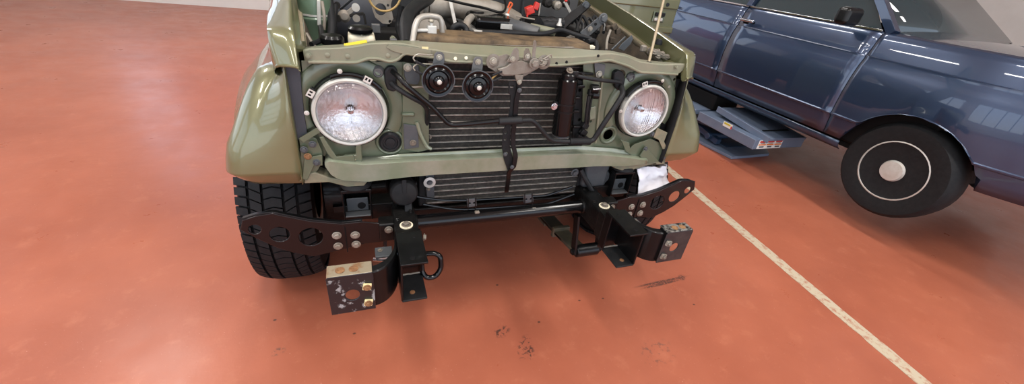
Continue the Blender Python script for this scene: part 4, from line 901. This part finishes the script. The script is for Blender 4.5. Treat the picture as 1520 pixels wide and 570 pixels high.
# ================================================================== BLUE CAR ON THE LIFT
BC = empty('blue_car', (3.4,1.7,0), 'dark blue saloon car with chrome door handle raised on grey lift', 'car')
PROF = [(.43,.075),(.45,.045),(.475,.03),(.495,.028),(.50,.036),(.51,.022),(.58,.008),(.64,.002),(.647,-.014),(.656,-.016),(.662,-.008),(.70,-.009),(.80,-.012),(.90,-.004),(.985,.012),(1.03,.03),(1.045,.03),(1.05,.04),(1.10,.052),(1.15,.066),(1.18,.080),(1.195,.10)]
def blue_side(name, y0, y1, z0, z1, side=1, n=14, m='blue_paint', cap=False, arch=None):
    rows = []
    for z, dx in PROF:
        if z < z0-1e-6 or z > z1+1e-6: continue
        r = []
        for i in range(n+1):
            y = y0+(y1-y0)*i/n; e = 0
            if y < .2: e = .26*((.2-y)/.75)**2.2
            if y > 3.2: e = .2*((y-3.2)/.75)**2
            zz = z
            if arch is not None:
                d = .36**2-(y-arch)**2
                if d > 0: zz = max(z, .44+math.sqrt(d)); 
            r.append(V(((2.6+dx+e) if side > 0 else 4.3-dx-e, y, zz)))
        rows.append(r)
    v, f = grid(rows); return mk(name, v, f, m, BC, smooth=30, solid=.004)
g_ = .005
blue_side('front_fender', -.55, .60, .51, 1.20, n=40, arch=.12); fd = blue_side('front_door', .60+g_, 1.69-g_, .51, 1.20); rd = blue_side('rear_door', 1.69+g_, 2.72-g_, .51, 1.20); blue_side('rear_quarter', 2.72+g_, 3.95, .51, 1.20, n=30, arch=3.02)
blue_side('sill', .48, 2.62, .43, .495, m='blue_sill')
for a in (-1,): blue_side('far_side', -.55, 3.95, .51, 1.20, side=-1, n=40)
box('door_inner', (3.45,1.7,.80), (1.55,3.3,.62), 'rubber_dark', BC, bevel=.02)
box('underbody', (3.45,1.7,.50), (1.5,3.6,.1), 'rubber_dark', BC)
# handle, lock and chrome belt trim on the doors
H1 = box('door_handle', (2.583,1.565,1.098), (.03,.13,.022), 'chrome', fd, bevel=.009, seg=3); box('handle_recess', (2.607,1.59,1.085), (.024,.05,.03), 'rubber_dark', fd, bevel=.008); box('handle_recess', (2.605,1.52,1.09), (.024,.03,.022), 'rubber_dark', fd, bevel=.008)
box('door_handle', (2.583,2.59,1.098), (.03,.13,.022), 'chrome', rd, bevel=.009, seg=3)
for nm, a, b in (('belt_trim',.62,1.68),('belt_trim',1.70,2.7)): bar(nm, (2.695,a,1.198), (2.695,b,1.198), .012, .012, 'chrome', BC)
for a, b in ((.64,1.66),(1.73,2.68)):
    plate('side_window', [(a,0),(b,0),(b-.03,.42),(a+(.4 if a < 1 else .02),.42)], 'glass_dark', BC, (2.72,0,1.2), (0,1,0), (.38,0,.92), .005)
bar('door_pillar', (2.71,1.695,1.19), (2.87,1.70,1.60), .05, .07, 'blue_paint', BC, up=(1,0,0))
bar('door_pillar', (2.71,2.72,1.19), (2.87,2.76,1.60), .05, .07, 'blue_paint', BC, up=(1,0,0)); bar('door_pillar', (2.71,.56,1.19), (2.88,1.06,1.60), .05, .05, 'blue_paint', BC, up=(1,0,0))
rows = []
TOP = [(-.55,.86),(-.52,1.0),(-.40,1.07),(0,1.14),(.4,1.18),(.58,1.20)]
for y, z in TOP: rows.append([V((x,y,z+.03*math.sin(math.pi*(x-2.72)/1.46))) for x in [(2.70+(.18*((.2-y)/.75)**2.2 if y < .2 else 0))+(1.5-2*(.18*((.2-y)/.75)**2.2 if y < .2 else 0))*i/12 for i in range(13)]])
v, f = grid(rows); mk('hood_panel', v, f, 'blue_paint', BC, smooth=60, solid=.004)
v, f = grid([[V((2.72,.58,1.2)),V((4.18,.58,1.2))],[V((2.9,1.08,1.6)),V((4.0,1.08,1.6))]]); mk('windshield', v, f, 'glass_dark', BC, solid=.005)
v, f = grid([[V((x,y,1.6+.05*math.sin(math.pi*(x-2.86)/1.18)+.03*math.sin(math.pi*(y-1.06)/1.9))) for x in [2.86+1.18*i/10 for i in range(11)]] for y in [1.06+1.9*k/8 for k in range(9)]]); mk('roof_panel', v, f, 'blue_paint', BC, solid=.005)
v, f = grid([[V((2.72,3.45,1.2)),V((4.18,3.45,1.2))],[V((2.9,2.96,1.6)),V((4.0,2.96,1.6))]]); mk('rear_window', v, f, 'glass_dark', BC, solid=.005)
v, f = grid([[V((2.72,3.43,1.2)),V((4.18,3.43,1.2))],[V((2.8,3.93,1.16)),V((4.1,3.93,1.16))]]); mk('boot_lid', v, f, 'blue_paint', BC, solid=.005)
box('front_bumper', (3.45,-.60,.66), (1.42,.14,.2), 'blue_paint', BC, bevel=.05, seg=4); box('front_panel', (3.45,-.54,.86), (1.3,.08,.26), 'blue_paint', BC, bevel=.03, seg=3)
for x in (2.98,3.92): lathe('head_lamp', [(.09,0),(.1,.01),(.095,.03),(.06,.05),(.002,.055)], (x,-.56,.88), FRONT, 'chrome', BC, 32)
for x in (2.72,4.18):
    for y in (.12,3.02):
        s = -1 if x < 3 else 1
        T = lathe('car_tyre', [(.17,-.08),(.22,-.095),(.28,-.095),(.30,-.07),(.305,0),(.30,.07),(.28,.095),(.22,.095),(.17,.08)], (x,y,.45), (s,0,0), 'rubber', BC, 40)
        lathe('hub_cap', [(.195,.05),(.19,.085),(.182,.088),(.17,.06),(.13,.05),(.10,.07),(.07,.075),(.06,.095),(.002,.1)], (x,y,.45), (s,0,0), 'alu', T, 40)
box('door_mirror', (2.56,.78,1.25), (.16,.09,.11), 'black', BC, bevel=.03, seg=3)

# ================================================================== SCISSOR LIFT
LF = empty('scissor_lift', (2.8,2.0,0), 'grey blue steel scissor lift under the dark blue car', 'car lift')
tilt = Matrix.Rotation(.0,3,'Z')
def pz(pts, z): return [(lambda p: (p.x,p.y))(AZ(a,b,z)) for a,b in pts]
bpx = [(2.53,1.50),(2.585,1.177),(3.07,1.198),(3.15,1.3),(3.15,2.62),(2.53,2.62)]
plate('base_plate', bpx, 'lift_grey', LF, (0,0,.028), (1,0,0), (0,1,0), .026, bevel=.004)
plate('base_well', [(2.70,1.36),(3.07,1.36),(3.07,2.55),(2.70,2.55)], 'lift_dark', LF, (0,0,.033), (1,0,0), (0,1,0), .004)
PF = box('platform', (2.79,1.30,.243), (.58,.66,.085), 'lift_grey', LF, bevel=.006)
box('platform', (2.79,2.14,.243), (.58,.92,.085), 'lift_grey', LF, bevel=.006)
box('gap_pin', (2.52,1.66,.225), (.05,.05,.03), 'engine_dark', LF)
FP = bar('ramp_flap', (2.80,.93,.30), (2.80,1.52,.352), .44, .02, 'lift_grey', LF)
bar('flap_lip', (2.585,.93,.297), (2.585,1.52,.349), .014, .05, 'lift_grey', FP)
box('flap_slot', (2.80,1.06,.3255), (.3,.02,.004), 'rubber_dark', FP, Matrix.Rotation(.088,3,'X'))
box('rubber_pad', (2.82,1.9,.355), (.3,.5,.14), 'rubber_dark', LF, bevel=.01)
for y0, y1 in ((1.4,2.5),(2.5,1.4)):
    for x in (2.62,2.98): bar('scissor_arm', (x,y0,.07), (x,y1,.205), .05, .05, 'lift_dark', LF)
for y in (1.5,2.4): cyl('cross_shaft', (2.56,y,.09), (3.04,y,.09), .03, 'lift_dark', LF)
# warning sheet on the platform end and sticker on its side
ws = box('warning_sheet', (2.68,.969,.243), (.27,.002,.074), 'sticker_white', LF, bevel=0)
for i in range(3):
    x = 2.59+.09*i
    box('red_panel', (x,.9675,.268), (.07,.002,.016), 'sticker_red', ws, bevel=0); box('orange_panel', (x,.9675,.241), (.078,.002,.010), 'sticker_orange', ws, bevel=0)
    box('pictogram', (x,.9675,.254), (.05,.002,.005), 'grey_plate', ws, bevel=0); box('pictogram', (x,.9675,.222), (.05,.002,.012), 'grey_plate', ws, bevel=0)
p = AX(1080,186,2.4985); s_ = box('side_sticker', (2.4988,p.y,p.z), (.002,.10,.04), 'sticker_white', LF, bevel=0)
box('yellow_panel', (2.4975,p.y+.005,p.z+.008), (.002,.07,.014), 'yellow', s_, bevel=0); box('red_mark', (2.4975,p.y-.045,p.z-.006), (.002,.012,.024), 'sticker_red', s_, bevel=0)
